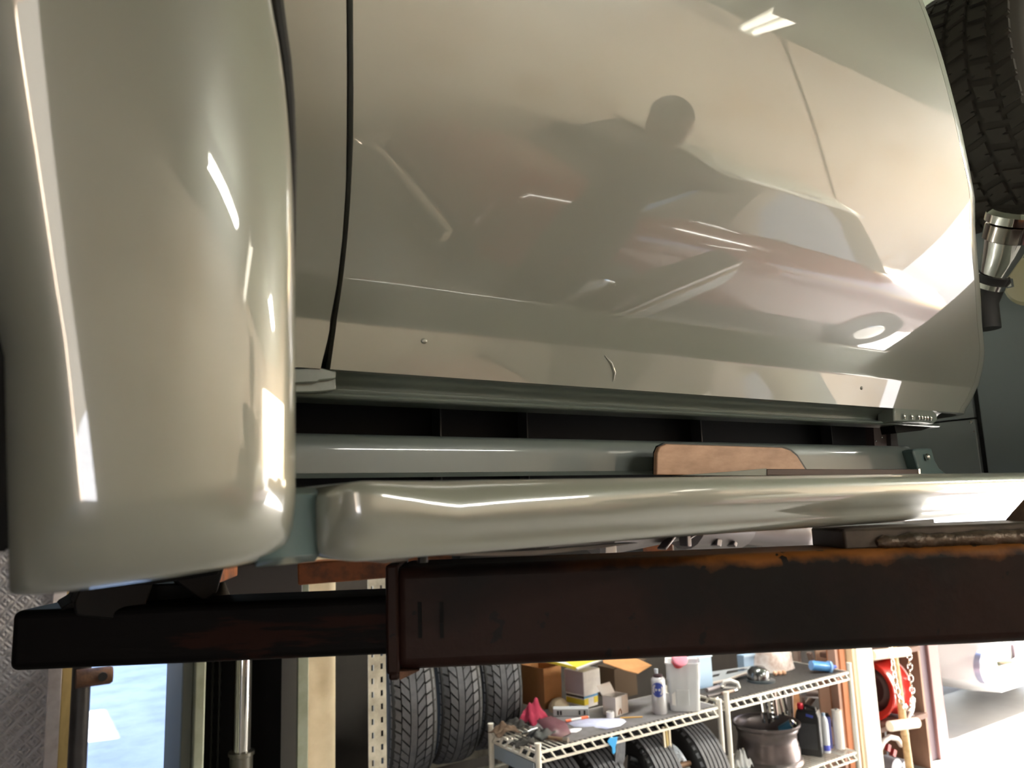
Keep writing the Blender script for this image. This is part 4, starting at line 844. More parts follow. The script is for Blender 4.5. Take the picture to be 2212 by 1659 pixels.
for k, (px, py) in enumerate(((1548, 1511), (1545, 1522))):
    P = onZ(px, py, ZD); t = thing('hex_nut', ('upper shiny nut at the corner where the two shelves meet', 'lower shiny nut at the corner where the two shelves meet')[k], 'nut', tuple(P), 0, 'shiny nuts at the shelf corner')
    obj('body', MB().lathe([(.004, 0), (.009, 0), (.0095, .005), (.008, .011), (.004, .011)], (0, 0, 0), 'Z', 6, closeprof=True), CHROME, t, 30, local=True)

# ---------------------------------------------------------------- right shelving unit: lower deck
ZL2 = ZGL + .006
P = onY(1658, 1600, YG + .20)
wz = ZL2; RW = float(onY(1731, 1580, YG + .20)[0] - onY(1582, 1580, YG + .20)[0]) / 2 * .96 * .66; HW = .205
WHM = mat('bronze_grey_steel', '6f676a', rough=.35, metal=.75, noise=('57504f', 6, .3, .7))
t = thing('spare_rim', 'grey steel wheel rim lying flat on the lower right shelf', 'wheel', (float(P[0]), YG + .20, wz))
obj('barrel', MB().lathe([(RW * .98, .0), (RW * 1.02, .008), (RW * 1.0, .022), (RW * .94, .03), (RW * .93, HW * .36), (RW * .90, HW * .42), (RW * .90, HW * .50), (RW * .87, HW * .56), (RW * .87, HW * .74), (RW * .92, HW * .80), (RW * .92, HW * .88), (RW * 1.0, HW * .93), (RW * 1.01, HW), (RW * .97, HW), (RW * .91, HW * .94), (RW * .86, HW * .8), (RW * .82, HW * .6), (RW * .82, .08), (RW * .9, .02)], (0, 0, 0), 'Z', 56, closeprof=True), WHM, t, 50, local=True)
obj('centre_disc', MB().lathe([(.03, .08), (.08, .085), (.12, .07), (RW * .77, .09), (RW * .77, .095), (.12, .078), (.08, .092), (.03, .088)], (0, 0, 0), 'Z', 40, closeprof=True), WHM, t, 50, local=True)
wl = t.location.copy()
t = thing('tin_can', 'blue tin can with a shiny metal end, tilted inside the steel wheel', 'can', (wl.x + RW * .35, wl.y - RW * .3, wz + .15))
obj('body', MB().lathe([(0, 0), (.034, 0), (.034, .075), (0, .075)], (0, 0, 0), 'Z', 28), mat('teal_blue_tin', '2d6c93', rough=.35), t, 40, local=True)
obj('end_ring', MB().lathe([(0, .072), (.03, .076), (.034, .074), (.0365, .08), (.034, .083), (.03, .079), (0, .078)], (0, 0, 0), 'Z', 28), CHROME, t, 40, local=True)
t.rotation_euler = (math.radians(50), math.radians(30), 0)
# bars and bits standing in the wheel
def stick(label, name, cat, px0, py0, px1, py1, w, m, Y, tipm=None, grp=None):
    A = Vector(onY(px0, py0, Y)); B = Vector(onY(px1, py1, Y)); t = thing(name, label, cat, tuple(A), 0, grp)
    obj('shaft', MB().bar(A, B, w, .006) if w > .012 else MB().tube([A, B], w / 2, 10), m, t, 30)
    if tipm: obj('tip', MB().tube([A, A.lerp(B, .12)], w * .62, 10), tipm, t)
    return t
YW = YG + .2
PE = mat('pale_rose_metal', 'c9b3aa', rough=.35, metal=.4)
stick('short chrome tube standing at the left of the bars in the wheel', 'chrome_tube', 'tube', 1650, 1562, 1640, 1500, .014, CHROME, YW, STEEL)
stick('second chrome tube standing in the steel wheel', 'chrome_tube', 'tube', 1662, 1562, 1652, 1490, .013, STEEL, YW + .02, CHROME)
t = thing('drill_bit', 'twisted steel drill bit standing in the steel wheel', 'drill bit', tuple(onY(1670, 1555, YW)))
A, B = Vector(onY(1671, 1557, YW)), Vector(onY(1663, 1490, YW)); m = MB(); u = (B - A).normalized(); s1 = u.cross(Vector((0, 1, 0))).normalized(); s2 = Vector((0, 1, 0)); rows = []
for k in range(40):
    ph = k * .55; c = A.lerp(B, k / 39); rows.append([c + (s1 * math.cos(ph + o) + s2 * math.sin(ph + o)) * (.008 if i % 2 == 0 else .0035) for i, o in enumerate((0, 1.57, 3.14, 4.71))])
obj('flutes', MB().grid(rows, closev=True), STEEL, t, 30); obj('shank', MB().tube([B, B + u * .05], .006, 10), STEEL, t)
for k, (x0, y0, x1, y1, w, m_) in enumerate(((1679, 1552, 1671, 1488, .016, PE), (1692, 1545, 1678, 1482, .014, PE), (1701, 1542, 1688, 1478, .018, mat('grey_bar', '8d8789', rough=.35, metal=.6)), (1712, 1540, 1705, 1472, .012, PE))):
    stick(('rose steel bar right of the drill bit', 'leaning rose steel bar in the middle of the bars', 'broad grey steel bar standing above the blue can', 'slim pale bar beside the orange board')[k], 'steel_bar', 'bar', x0, y0, x1, y1, w, m_, YW + .02 * k, STEEL, 'bars standing in the steel wheel')
t = thing('board', 'orange tan wooden board standing behind the steel wheel', 'board', tuple(onY(1725, 1565, YW + .05)))
wslab([(1716, 1560), (1729, 1565), (1731, 1535), (1726, 1490), (1713, 1488)], YW + .05, .018, mat('orange_wood', 'd39a6d', rough=.7, noise=('bd8458', 20, .3, .6, (1, 1, .1))), 'plank', t)
obj('metal_edge', MB().bar(onY(1714, 1556, YW + .048), onY(1711, 1490, YW + .048), .006, .006), PE, t)
# jerrycan and bottles
t, w, h = upright('jerrycan', 'black jerrycan with a red cap on the lower right shelf', 'jerrycan', 1731, 1783, 1634, 1524, ZL2)
t.location = Vector(onZ(1757, 1636, ZL2)) + Vector((0, .02, 0)); t.rotation_euler.z -= .18
JB = mat('black_plastic', '15161a', rough=.4); JD = .10
obj('body', MB().add([(x, y, z) for z, k in ((0, 1), (h * .78, 1), (h * .92, .85)) for x, y in ((-w / 2 * k, 0), (w / 2 * k, 0), (w / 2 * k, JD), (-w / 2 * k, JD))], [(3, 2, 1, 0), (8, 9, 10, 11)] + [(4 * a + i, 4 * a + (i + 1) % 4, 4 * a + 4 + (i + 1) % 4, 4 * a + 4 + i) for a in (0, 1) for i in range(4)]), JB, t, 40, local=True, bevel=.008)
obj('label_panel', MB().box((-w * .4, -.003, h * .14), (w * .36, -.0005, h * .66)), mat('dark_grey_label', '3b3d42', rough=.5, noise=('303238', 20, .3, .6)), t, local=True, bevel=.001)
obj('handle', MB().tube([(-w * .12, JD * .4, h * .9), (-w * .1, JD * .4, h * .99), (w * .3, JD * .4, h * .95), (w * .42, JD * .4, h * .8)], .009, 10), JB, t, 50, local=True)
obj('cap', MB().lathe([(0, h * .9), (.016, h * .9), (.018, h * .93), (.018, h * 1.0), (.014, h * 1.03), (0, h * 1.03)], (-w * .3, JD * .4, 0), 'Z', 16), mat('red_cap', 'd8223c', rough=.4), t, local=True)
obj('blue_sticker', MB().cbox((w * .12, -.002, h * .82), (w * .3, .003, .014), ry=.2), mat('blue_sticker', '3d4fb0', rough=.4), t, local=True)
t, w, h = upright('bottle', 'white bottle with a blue band squeezed behind the jerrycan', 'bottle', 1789, 1803, 1628, 1540, ZL2); t.location.y += .03; w *= 1.3
obj('body', MB().lathe([(0, 0), (w * .5, 0), (w * .5, h * .72), (w * .42, h * .84), (w * .2, h * .93), (0, h * .94)], (0, 0, 0), 'Z', 20), mat('pale_blue_white', 'dfe4ee', rough=.3), t, local=True)
obj('cap', MB().lathe([(0, h * .93), (w * .22, h * .93), (w * .22, h), (0, h)], (0, 0, 0), 'Z', 14), mat('pale_blue_cap', 'a8c2de', rough=.4), t, local=True)
obj('blue_band', MB().lathe([(w * .505, h * .06), (w * .505, h * .2)], (0, 0, 0), 'Z', 20), mat('blue_band', '4954c4', rough=.4), t, local=True)
t, w, h = upright('bottle', 'dark blue flat bottle between the jerrycan and the white roll', 'bottle', 1803, 1817, 1622, 1545, ZL2); t.location.y += .05
obj('body', MB().box((-w / 2, 0, 0), (w / 2, .05, h * .92)), mat('dusk_blue', '5a62a8', rough=.4), t, local=True, bevel=.005)
obj('cap', MB().lathe([(0, h * .92), (.01, h * .92), (.01, h), (0, h)], (0, .025, 0), 'Z', 14), JB, t, local=True)
t, w, h = upright('paper_roll', 'tall white roll standing at the right end of the lower shelf', 'roll', 1817, 1839, 1620, 1534, ZL2); t.location.y += .04
obj('roll', MB().lathe([(.006, 0), (w / 2, 0), (w / 2, h), (.006, h)], (0, 0, 0), 'Z', 20, closeprof=True), mat('white_paper_roll', 'f0ecea', rough=.8), t, local=True)
obj('core', MB().lathe([(.004, h - .01), (.008, h - .01), (.008, h + .008), (.004, h + .008)], (0, 0, 0), 'Z', 12, closeprof=True), GPL, t, local=True)
# white rag at the corner
crumple('white_rag', 'white rag lying against the corner post at the left end of the lower right shelf', 'rag', 1605, 1662, ZL2, .05, .05, .11, mat('white_rag_cloth', 'eef0f4', rough=.9), 31, .2)
rod('white_handle', 'white plastic handle lying beside the white rag', 'handle', (1635, 1661), (1664, 1655), .010, WHITE, (('end_knob', .85, 1, .013, WHITE),), ZL2)  # loose white handle, drawn as a plain rod with a knob
# trestle pieces behind the shelf
t = thing('trestle', 'dusty tan steel trestle with crossed braces standing behind the right shelf', 'trestle', (4.4, YG + .55, 0)); YTR = YG + .55
TP = mat('dusty_tan_steel', 'b09a90', rough=.5, noise=('8f7a70', 8, .3, .6))
obj('cross_pipe', MB().tube([onY(1722, 1496, YTR), onY(1822, 1505, YTR)], .024, 16), mat('grey_pipe', 'a69a96', rough=.3, metal=.4), t)
obj('collar', MB().tube([onY(1722, 1491, YTR), onY(1733, 1492, YTR)], .032, 16), GPL, t)
for p, q in (((1817, 1408), (1765, 1490)), ((1765, 1490), (1735, 1540)), ((1748, 1410), (1792, 1540)), ((1775, 1512), (1800, 1545)), ((1805, 1512), (1830, 1560))):
    obj('brace', MB().bar(onY(*p, YTR + .03), onY(*q, YTR + .03), .035, .02), TP, t)
obj('leg', MB().bar((float(onY(1822, 1600, YTR + .06)[0]), YTR + .06, 0), (float(onY(1822, 1600, YTR + .06)[0]), YTR + .06, 1.0), .04, .03), TP, t)
obj('leg', MB().bar((float(onY(1738, 1600, YTR + .06)[0]), YTR + .06, 0), (float(onY(1738, 1600, YTR + .06)[0]), YTR + .06, 1.0), .04, .03), TP, t)

# ---------------------------------------------------------------- timber post, white post, wheel rack
YP = 2.86
RW_ = mat('red_brown_timber', 'c07a52', rough=.7, noise=('9c5c3c', 10, .3, .6, (1, 1, .1)))
xa, xb, xc_, xd_, xe = [float(onY(px, 1540, YP)[0]) for px in (1826, 1849, 1851, 1885, 1812)]
t = thing('timber_post', 'red brown timber post right behind the shelving end', 'post', (xa, YP, 0))
obj('post', MB().box((xa, YP, 0), (xb - .05, YP + .09, CEIL_Z - .01)), RW_, t, bevel=.004)
obj('edge_strip', MB().box((xa - .03, YP + .01, 0), (xa, YP + .06, CEIL_Z - .01)), mat('rose_timber', 'b08a7a', rough=.7), t, bevel=.002)
t = thing('white_post', 'broad bright white painted post left of the wheel rack', 'post', (xc_, YP - .03, 0))
obj('post', MB().box((xc_ - .004, YP - .04, 0), (xd_, YP + .08, CEIL_Z - .01)), mat('bright_white_paint', 'f4efe6', rough=.6), t, bevel=.004)
obj('edge_board', MB().box((xc_ - .03, YP - .03, 0), (xc_ - .004, YP + .06, CEIL_Z - .01)), mat('cream_board', 'efd9b4', rough=.6), t, bevel=.003)
YK = 2.89
RKW = mat('brown_plywood', '9c7a66', rough=.7, noise=('7d5e4d', 5, .3, .7, (1, 1, .3)))
rk = thing('wheel_rack', 'brown plywood rack holding a red wheel and hoses right of the white post', 'rack', (4.5, YK, 0))
xk0, xk1 = xd_ + .005, float(onY(1988, 1540, YK + .05)[0])
obj('back_panel', MB().box((xk0, YK + .327, 0), (xk1 + .02, YK + .337, 2.6)), RKW, rk)
obj('side_panel', MB().box((xk1, YK + .02, 0), (xk1 + .02, YK + .30, 2.6)), RKW, rk)
zsh = float(onY(1905, 1572, YK)[2]); zsh2 = float(onY(1905, 1414, YK)[2])
for z in (zsh, zsh2): obj('shelf_board', MB().box((xk0, YK, z - .03), (xk1, YK + .30, z)), mat('dark_shelf_board', '6b4e44', rough=.7), rk, bevel=.003)
BAM = mat('bamboo', 'e6c79a', rough=.5, noise=('c79f6c', 9, .3, .6, (1, 1, 2)))
bp0, bp1 = Vector(onY(1929, 1400, YK - .05)), Vector(onY(1966, 1670, YK - .05))
pole = obj('bamboo_pole', MB().tube([bp1 + (bp1 - bp0).normalized() * .0, bp1.lerp(bp0, .3), bp1.lerp(bp0, .31), bp1.lerp(bp0, .32), bp1.lerp(bp0, .62), bp1.lerp(bp0, .63), bp1.lerp(bp0, .64), bp0 + (bp0 - bp1) * .6], [.022, .022, .025, .022, .022, .025, .022, .022], 14), BAM, rk)
for py, px0, px1 in ((1565, 1922, 1981), (1411, 1885, 1960)):
    A, B = onY(px0, py + 4, YK - .05), onY(px1, py - 4, YK - .09); obj('peg', MB().tube([A, B], .03, 14), mat('pale_peg', 'f2e6d6', rough=.5), rk)
# hanging chain, each link a part
ch_ = thing('chain', 'steel chain draped in a loop over the bamboo pole of the wheel rack', 'chain', tuple(onY(1960, 1480, YK - .1)))
def torus_link(r=.0135, w=.0032, stretch=1.5, n=14):
    return MB().tube([(r * math.cos(2 * math.pi * k / n), 0, r * stretch * math.sin(2 * math.pi * k / n)) for k in range(n)], w, 6, closed=True)
pth = [(1924, 1400), (1928, 1430), (1934, 1470), (1943, 1505), (1950, 1522), (1960, 1531), (1968, 1527), (1971, 1512), (1970, 1490), (1967, 1465), (1965, 1440), (1964, 1418), (1963, 1398)]
P3 = [Vector(onY(px, py, YK - .1)) for px, py in pth]; link0 = None; acc = []; 
for a, b_ in zip(P3, P3[1:]):
    n = max(1, round((b_ - a).length / .034)); acc += [(a.lerp(b_, k / n), (b_ - a).normalized()) for k in range(n)]
for i, (c, d) in enumerate(acc):
    if link0 is None: link0 = o = obj('link', torus_link(), CHROME, ch_, 50, local=True)
    else: o = link0.copy(); COL.objects.link(o); o.parent = ch_
    o.location = c - ch_.location; o.rotation_euler = (d.to_track_quat('Z', 'Y') @ Matrix.Rotation(math.pi / 2 * (i % 2) + .4, 3, 'Z').to_quaternion()).to_euler()
# red wheel, grinder disc machine, hose
P = onY(1880, 1500, YK + .14)
t = thing('red_wheel', 'red wheel rim standing on the upper board of the wheel rack', 'wheel', (float(P[0]) + .06, YK + .135, zsh))
rr = .185; z0 = rr
obj('barrel', MB().lathe([(rr, -.1), (rr * .9, -.09), (rr * .84, -.06), (rr * .82, .05), (rr * .9, .07), (rr, .085), (rr * .97, .095), (rr * .85, .08), (rr * .76, .03), (rr * .76, -.08), (rr * .95, -.104)], (0, 0, z0), 'X', 48, closeprof=True), mat('red_enamel', 'd8332c', rough=.35, coat=.5), t, 50, local=True)
obj('rim_lip', MB().lathe([(rr, .083), (rr * 1.02, .09), (rr, .098), (rr * .96, .094)], (0, 0, z0), 'X', 48, closeprof=True), mat('pink_worn_edge', 'dca0a0', rough=.4), t, 50, local=True)
obj('centre_disc', MB().lathe([(0, -.03), (.05, -.03), (.09, -.06), (rr * .77, -.04)], (0, 0, z0), 'X', 32), mat('dark_centre', '4a2c2c', rough=.5), t, 50, local=True, thick=.004)
P = onY(1940, 1510, YK + .06)
t = thing('grinder', 'white and grey disc grinder standing beside the red wheel', 'grinder', (float(P[0]), YK + .10, zsh))
zc2 = float(onY(1938, 1512, YK + .08)[2]) - zsh
obj('disc_guard', MB().lathe([(0, -.02), (.115, -.02), (.128, -.005), (.128, .03), (.115, .04), (0, .04)], (0, 0, zc2), 'X', 36), mat('pale_grey_guard', 'b9bcc0', rough=.3, metal=.3), t, 40, local=True)
obj('guard_band', MB().lathe([(.13, -.028), (.138, -.022), (.138, -.002), (.13, .004)], (0, 0, zc2), 'X', 30, math.radians(120), math.radians(300), True), WHITE, t, 40, local=True)
obj('stand', MB().box((-.04, -.08, 0), (.06, .08, max(.02, zc2 - .13))), mat('blue_grey_stand', '7f93a8', rough=.4), t, local=True, bevel=.004)
obj('motor', MB().tube([(.04, 0, zc2), (.12, 0, zc2)], .05, 20), mat('blue_grey_stand', '7f93a8'), t, local=True)
obj('handle', MB().tube([(.05, -.05, zc2 - .06), (.1, -.09, zc2 - .12)], .01, 10), GPL, t, local=True)
t = thing('hose_reel', 'white hose loop over grey rollers on the lowest board of the wheel rack', 'hose', tuple(onY(1915, 1660, YK + .05)))
hp = [(1892, 1690), (1893, 1650), (1899, 1620), (1909, 1600), (1922, 1592), (1938, 1596), (1947, 1610)]
obj('hose', MB().tube([onY(px, py, YK + .02) for px, py in hp], .016, 12), mat('white_hose', 'dedada', rough=.4), t, 60)
for px, py, r in ((1915, 1655, .06), (1935, 1656, .055)):
    c = onY(px, py, YK + .12); obj('roller', MB().tube([(c[0], c[1] - .07, c[2]), (c[0], c[1] + .07, c[2])], r, 24), mat('grey_roller', '9a9ba6', rough=.4), t, 40)
obj('red_tab', MB().cbox(onY(1918, 1615, YK + .04), (.03, .02, .04), ry=.5), mat('dark_red_tab', '9a2a2e', rough=.5), t); obj('red_tab', MB().cbox(onY(1930, 1626, YK + .04), (.03, .02, .04), ry=.6), mat('dark_red_tab', '9a2a2e'), t)
# door jamb
xj0, xj1 = float(onY(1990, 1540, 3.0)[0]), float(onY(2030, 1540, 3.0)[0])
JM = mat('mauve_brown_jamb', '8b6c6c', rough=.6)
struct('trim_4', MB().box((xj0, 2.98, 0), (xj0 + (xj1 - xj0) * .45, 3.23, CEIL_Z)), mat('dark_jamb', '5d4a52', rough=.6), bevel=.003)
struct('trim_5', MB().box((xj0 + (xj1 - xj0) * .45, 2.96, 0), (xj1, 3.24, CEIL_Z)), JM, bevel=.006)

# ---------------------------------------------------------------- white car outside
CARW = mat('white_car_paint', 'f2f2f2', rough=.3, coat=1)
CP = lambda px, py, X: onX(px, py, X)
car = thing('car', 'white car in bright sun at the right opening, round headlamp showing', 'car', (6.95, 3.05, 0))
def car_body(t, x0, y0, L, Wd, m, glassm, dirx=1, roofm=None, zs=1.0, tyres=True):
    """simple rounded saloon; front at x0, running in +x*dirx, centred on y0"""
    prof = [(0, .30, .62), (.04, .22, .78), (.25, .2, .86), (.9, .2, .93), (1.25, .2, .98), (1.3, .2, .98), (1.5, .2, .99), (3.2, .2, 1.0), (3.4, .2, .98), (4.1, .22, .92), (4.25, .3, .75), (4.3, .35, .6)]
    rows = []
    for s, zb, zt in prof:
        sx = s / 4.3 * L; w = Wd / 2 * (1 - .16 * abs(s / 4.3 - .5) ** 3 * 8 * .6)
        sec = [(-w * .8, zb), (-w, zb + .1), (-w * 1.0, zt - .2), (-w * .93, zt - .06), (-w * .75, zt), (w * .75, zt), (w * .93, zt - .06), (w, zt - .2), (w, zb + .1), (w * .8, zb)]
        rows.append([(x0 + dirx * sx, y0 + a, b * zs) for a, b in sec])
    mb = MB().grid(rows, closev=True); mb.add(rows[0], [tuple(range(10))]); mb.add(rows[-1], [tuple(range(10))])
    obj('body', mb, m, t, 50)
    cab = [(1.15, .97, .97, .80), (1.75, .97, 1.42, .68), (2.2, .98, 1.48, .66), (2.9, .98, 1.46, .66), (3.5, .97, .98, .78)]
    rows = [[(x0 + dirx * s / 4.3 * L, y0 + k * Wd / 2 * wt, (zb if side == 0 else zt) * zs) for side, k in ((0, -1.08), (1, -1), (1, 1), (0, 1.08))] for s, zb, zt, wt in cab]
    obj('glasshouse', MB().grid(rows, closev=False), glassm, t, 30)
    rows = [[(x0 + dirx * s / 4.3 * L, y0 + k * Wd / 2 * .68, (1.47 + .045 * (1 - k * k)) * zs - (.03 if s in (1.7, 3.0) else 0)) for k in (-1, -.5, 0, .5, 1)] for s in (1.7, 1.9, 2.5, 2.8, 3.0)]
    obj('roof', MB().grid(rows), roofm or m, t, 60, thick=.03)
    for s in (.8, 3.45):
        for k in (-1, 1):
            cx, cy = x0 + dirx * s / 4.3 * L, y0 + k * (Wd / 2 - .06)
            w = obj('wheel', MB().lathe([(.1, -.09), (.27, -.1), (.31, -.08), (.315, 0), (.31, .08), (.27, .1), (.1, .09)], (cx, cy, .315), 'Y', 32), BLACK, t, 50)
            obj('hubcap', MB().lathe([(0, .0), (.12, .0), (.17, -.02 * 1)], (cx, cy + k * .1, .315), 'Y', 24), CHROME, w, 50, thick=.004)
    for s, zz in ((-.03, .42), (4.33, .45)):
        obj('bumper', MB().tube([(x0 + dirx * (s + .12) / 4.3 * L, y0 - Wd * .47, zz), (x0 + dirx * s / 4.3 * L, y0 - Wd * .36, zz), (x0 + dirx * s / 4.3 * L, y0 + Wd * .36, zz), (x0 + dirx * (s + .12) / 4.3 * L, y0 + Wd * .47, zz)], .05, 10), CHROME, t, 50)
    return t
GLS = mat('dark_car_glass', '1c2226', rough=.05, coat=1)
car_body(car, 6.95, 3.05, 4.2, 1.65, CARW, GLS)
hl = onY(2124, 1440, 3.07); hy = -(hl[0] - 6.95)
obj('headlamp', MB().lathe([(0, -.06), (.05, -.055), (.085, -.035), (.10, 0), (.105, .03)], (0, hy, hl[2]), 'X', 32), mat('lamp_glass', 'f6f8fa', rough=.1, coat=1), car, 50, local=True)
obj('headlamp_bezel', MB().lathe([(.10, -.005), (.118, -.012), (.122, .03), (.105, .03)], (0, hy, hl[2]), 'X', 32, closeprof=True), mat('grey_bezel', '9b9bb0', rough=.3, metal=.5), car, 50, local=True)
obj('grille', MB().box((-.02, -.45, .36), (.02, .45, .56)), mat('mauve_grille', '75656c', rough=.5), car, 0, bevel=.01, local=True)
car.rotation_euler.z = math.pi / 2

# ---------------------------------------------------------------- what the paint reflects, on the camera side of the truck
rc = thing('car', 'dark red car with a pale roof, mirrored in the truck door', 'car', (4.1, -2.3, 0))
car_body(rc, 6.3, -2.3, 4.4, 1.8, mat('red_car_paint', '6e1d18', rough=.25, coat=1), GLS, dirx=-1, roofm=mat('pale_roof_paint', 'd8d3c6', rough=.3, coat=1), zs=1.12)
LT = mat('fluorescent_tube', 'f4f6ee', rough=.4, emit=('fff6e4', TUBE_EMIT)); HOUS = mat('lamp_housing', 'e4e6e0', rough=.4)
def tube_lamp(name, label, p, q, grp):
    t = thing(name, label, 'ceiling light', tuple((Vector(p) + Vector(q)) / 2), 0, grp); P, Q = Vector(p), Vector(q); d = (Q - P).normalized()
    obj('housing', MB().bar(P, Q, .16, .05), HOUS, t, 30)
    sd = d.cross(Vector((0, 0, 1)))
    for k in (-1, 1): obj('tube', MB().tube([P + d * .03 + sd * .045 * k + Vector((0, 0, -.05)), Q - d * .03 + sd * .045 * k + Vector((0, 0, -.05))], .018, 12), LTM, t, 50)
    for e in (P, Q): obj('end_cap', MB().cbox(e + Vector((0, 0, -.03)), (.06, .17, .1), rz=math.atan2(d.y, d.x)), HOUS, t)
    return t
LT2 = mat('fill_tube', 'f4f6ee', rough=.4, emit=('fffdf2', LIT_EMIT))
LT3 = mat('dim_fill_tube', 'f4f6ee', rough=.4, emit=('fffdf2', LIT_EMIT * .32))
for i, (p, q) in enumerate(LAMPS):
    LTM = (LT, LT3, LT, LT3, LT2, LT2)[i]  # bright tubes belong to unseen lamps added to lift wall, floor and shelves
    tube_lamp('ceiling_light', ('twin tube ceiling lamp mirrored at the top of the door', 'unseen twin tube ceiling lamp brightening the far right bay', 'twin tube ceiling lamp over the left bay, nearest the fender', 'added twin tube lamp brightening the front wall, over the left end of the mirrored car', 'added twin tube lamp brightening the front wall, between the truck and the right end of the mirrored car', 'added twin tube lamp behind the truck, brightening the wire shelves')[i], p, q, None)

# person on a low step, mirrored in the middle of the door
CH = mat('dark_red_chest', '2a1614', rough=.5)
st_ = thing('work_step', 'low dark work step that the mirrored person stands on', 'step', (PERSON[0], PERSON[1], 0))
obj('top', MB().box((PERSON[0] - .35, PERSON[1] - .22, .22), (PERSON[0] + .35, PERSON[1] + .24, .26)), CH, st_, bevel=.005)
for sx in (-.31, .31):
    for sy in (-.18, .2): obj('leg', MB().box((PERSON[0] + sx - .02, PERSON[1] + sy - .02, 0), (PERSON[0] + sx + .02, PERSON[1] + sy + .02, .22)), CH, st_)
px_, py_ = PERSON
man = thing('person', 'person in dark work clothes holding a phone up, mirrored in the door', 'person', (px_, py_, .26))
CLO = mat('dark_work_clothes', '1a191a', rough=.95); SKIN = mat('skin', '8a5f49', rough=.55); HAIR = mat('dark_hair', '15110e', rough=.7); SHOE = mat('work_boot', '1a1614', rough=.6)
def skin_obj(name, verts, edges, radii, m, parent, root=0, sub=2):
    me = bpy.data.meshes.new(name); sh = world_loc(parent); me.from_pydata([Vector(v) - sh for v in verts], edges, []); me.update()
    o = bpy.data.objects.new(name, me); COL.objects.link(o); o.parent = parent; me.materials.append(m)
    k = o.modifiers.new('skin', 'SKIN'); k.use_smooth_shade = True
    for v, r in zip(me.skin_vertices[0].data, radii): v.radius = (r, r) if not isinstance(r, tuple) else r
    for i, v in enumerate(me.skin_vertices[0].data): v.use_root = (i == root)
    s = o.modifiers.new('sub', 'SUBSURF'); s.levels = sub; s.render_levels = sub; return o
X, Y = px_, py_
ZP = .26
V = [(X, Y, ZP + .98), (X, Y, ZP + 1.15), (X, Y - .01, ZP + 1.33), (X, Y, ZP + 1.46), (X, Y + .01, ZP + 1.56), (X, Y + .02, ZP + 1.63),
     (X - .20, Y, ZP + 1.47), (X - .47, Y + .06, ZP + 1.56), (X - .10, Y + .24, ZP + 1.57),
     (X + .20, Y, ZP + 1.47), (X + .44, Y + .06, ZP + 1.52), (X + .12, Y + .24, ZP + 1.57),
     (X - .10, Y, ZP + .92), (X - .11, Y + .02, ZP + .50), (X - .11, Y, ZP + .10), (X + .10, Y, ZP + .92), (X + .12, Y + .02, ZP + .50), (X + .13, Y, ZP + .10)]
Ed = [(0, 1), (1, 2), (2, 3), (3, 4), (4, 5), (3, 6), (6, 7), (7, 8), (3, 9), (9, 10), (10, 11), (0, 12), (12, 13), (13, 14), (0, 15), (15, 16), (16, 17)]
Rr = [(.15, .115), (.145, .11), (.165, .12), (.12, .10), .062, .058, .075, .058, .038, .075, .058, .038, .098, .065, .048, .098, .065, .048]
skin_obj('body', V, Ed, Rr, CLO, man)
hd = obj('head', MB().ball((X, Y + .03, ZP + 1.745), (.078, .098, .118), 20, 14).ball((X, Y + .125, ZP + 1.73), (.012, .018, .02), 8, 6).ball((X - .078, Y + .03, ZP + 1.735), (.012, .02, .03), 8, 6).ball((X + .078, Y + .03, ZP + 1.735), (.012, .02, .03), 8, 6), SKIN, man, 70)
for k in (-1, 1): obj('eye', MB().ball((X + k * .032, Y + .113, ZP + 1.76), (.012, .008, .008), 8, 6), mat('eye_white', 'd8d4cc'), hd)
obj('mouth', MB().ball((X, Y + .118, ZP + 1.68), (.024, .006, .006), 8, 6), mat('lips', '7a4438'), hd)
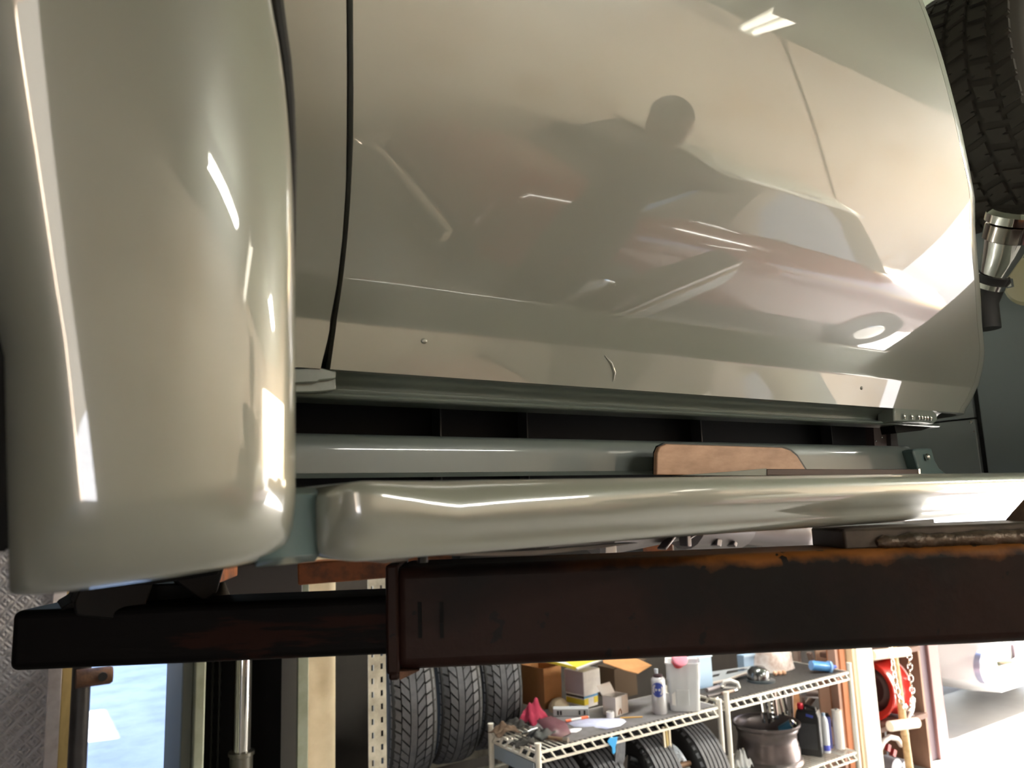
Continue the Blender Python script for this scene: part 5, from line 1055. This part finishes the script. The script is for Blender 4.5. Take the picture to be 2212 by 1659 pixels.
obj('hair', MB().grid([[(X + .083 * math.sin(a) * math.cos(b), Y + .022 + .102 * math.sin(a) * math.sin(b), ZP + 1.75 + .125 * math.cos(a)) for b in np.linspace(0, 2 * math.pi, 20, endpoint=False)] for a in np.linspace(0.01, 1.45, 9)], closev=True), HAIR, hd, 70)
def hand_obj(wr, dirv, side, m):
    wr = Vector(wr); d = Vector(dirv).normalized(); s = d.cross(Vector((0, 0, 1))).normalized() * side; up = Vector((0, 0, 1))
    vs = [wr, wr + d * .05, wr + d * .085]; es = [(0, 1), (1, 2)]; rs = [.026, (.034, .02), (.032, .016)]
    for i, (o, l) in enumerate(((-.027, .07), (-.009, .08), (.009, .075), (.027, .058))):
        b = wr + d * .088 + s * o; n = len(vs); vs += [b, b + d * l * .5 - up * .006, b + d * l - up * .02]; es += [(2, n), (n, n + 1), (n + 1, n + 2)]; rs += [.0095, .0085, .007]
    n = len(vs); b = wr + d * .035 - s * .035; vs += [b, b + d * .03 - s * .018, b + d * .055 - s * .022]; es += [(1, n), (n, n + 1), (n + 1, n + 2)]; rs += [.012, .0105, .008]
    return skin_obj('hand', vs, es, rs, m, man, 0, 1)
hand_obj((X - .105, Y + .24, ZP + 1.57), (.9, .35, .15), -1, SKIN)
hand_obj((X + .125, Y + .24, ZP + 1.57), (-.9, .35, .15), 1, SKIN)
ph = thing('phone', 'phone held up in both hands by the mirrored person', 'phone', (X + .01, Y + .30, ZP + 1.60))
obj('body', MB().box((X - .07, Y + .296, ZP + 1.57), (X + .09, Y + .306, ZP + 1.645)), mat('black_phone', '0a0a0c', rough=.2), ph, bevel=.004)
obj('camera_bump', MB().box((X + .05, Y + .305, ZP + 1.615), (X + .08, Y + .31, ZP + 1.64)), mat('phone_glass', '1a1a20', rough=.1), ph, bevel=.001)
for k in (-1, 1): obj('boot', MB().add([], []).ball((X + k * .12, Y + .06, ZP + .05), (.05, .135, .05), 14, 8).box((X + k * .12 - .045, Y - .06, ZP), (X + k * .12 + .045, Y + .17, ZP + .03)), SHOE, man, 60)
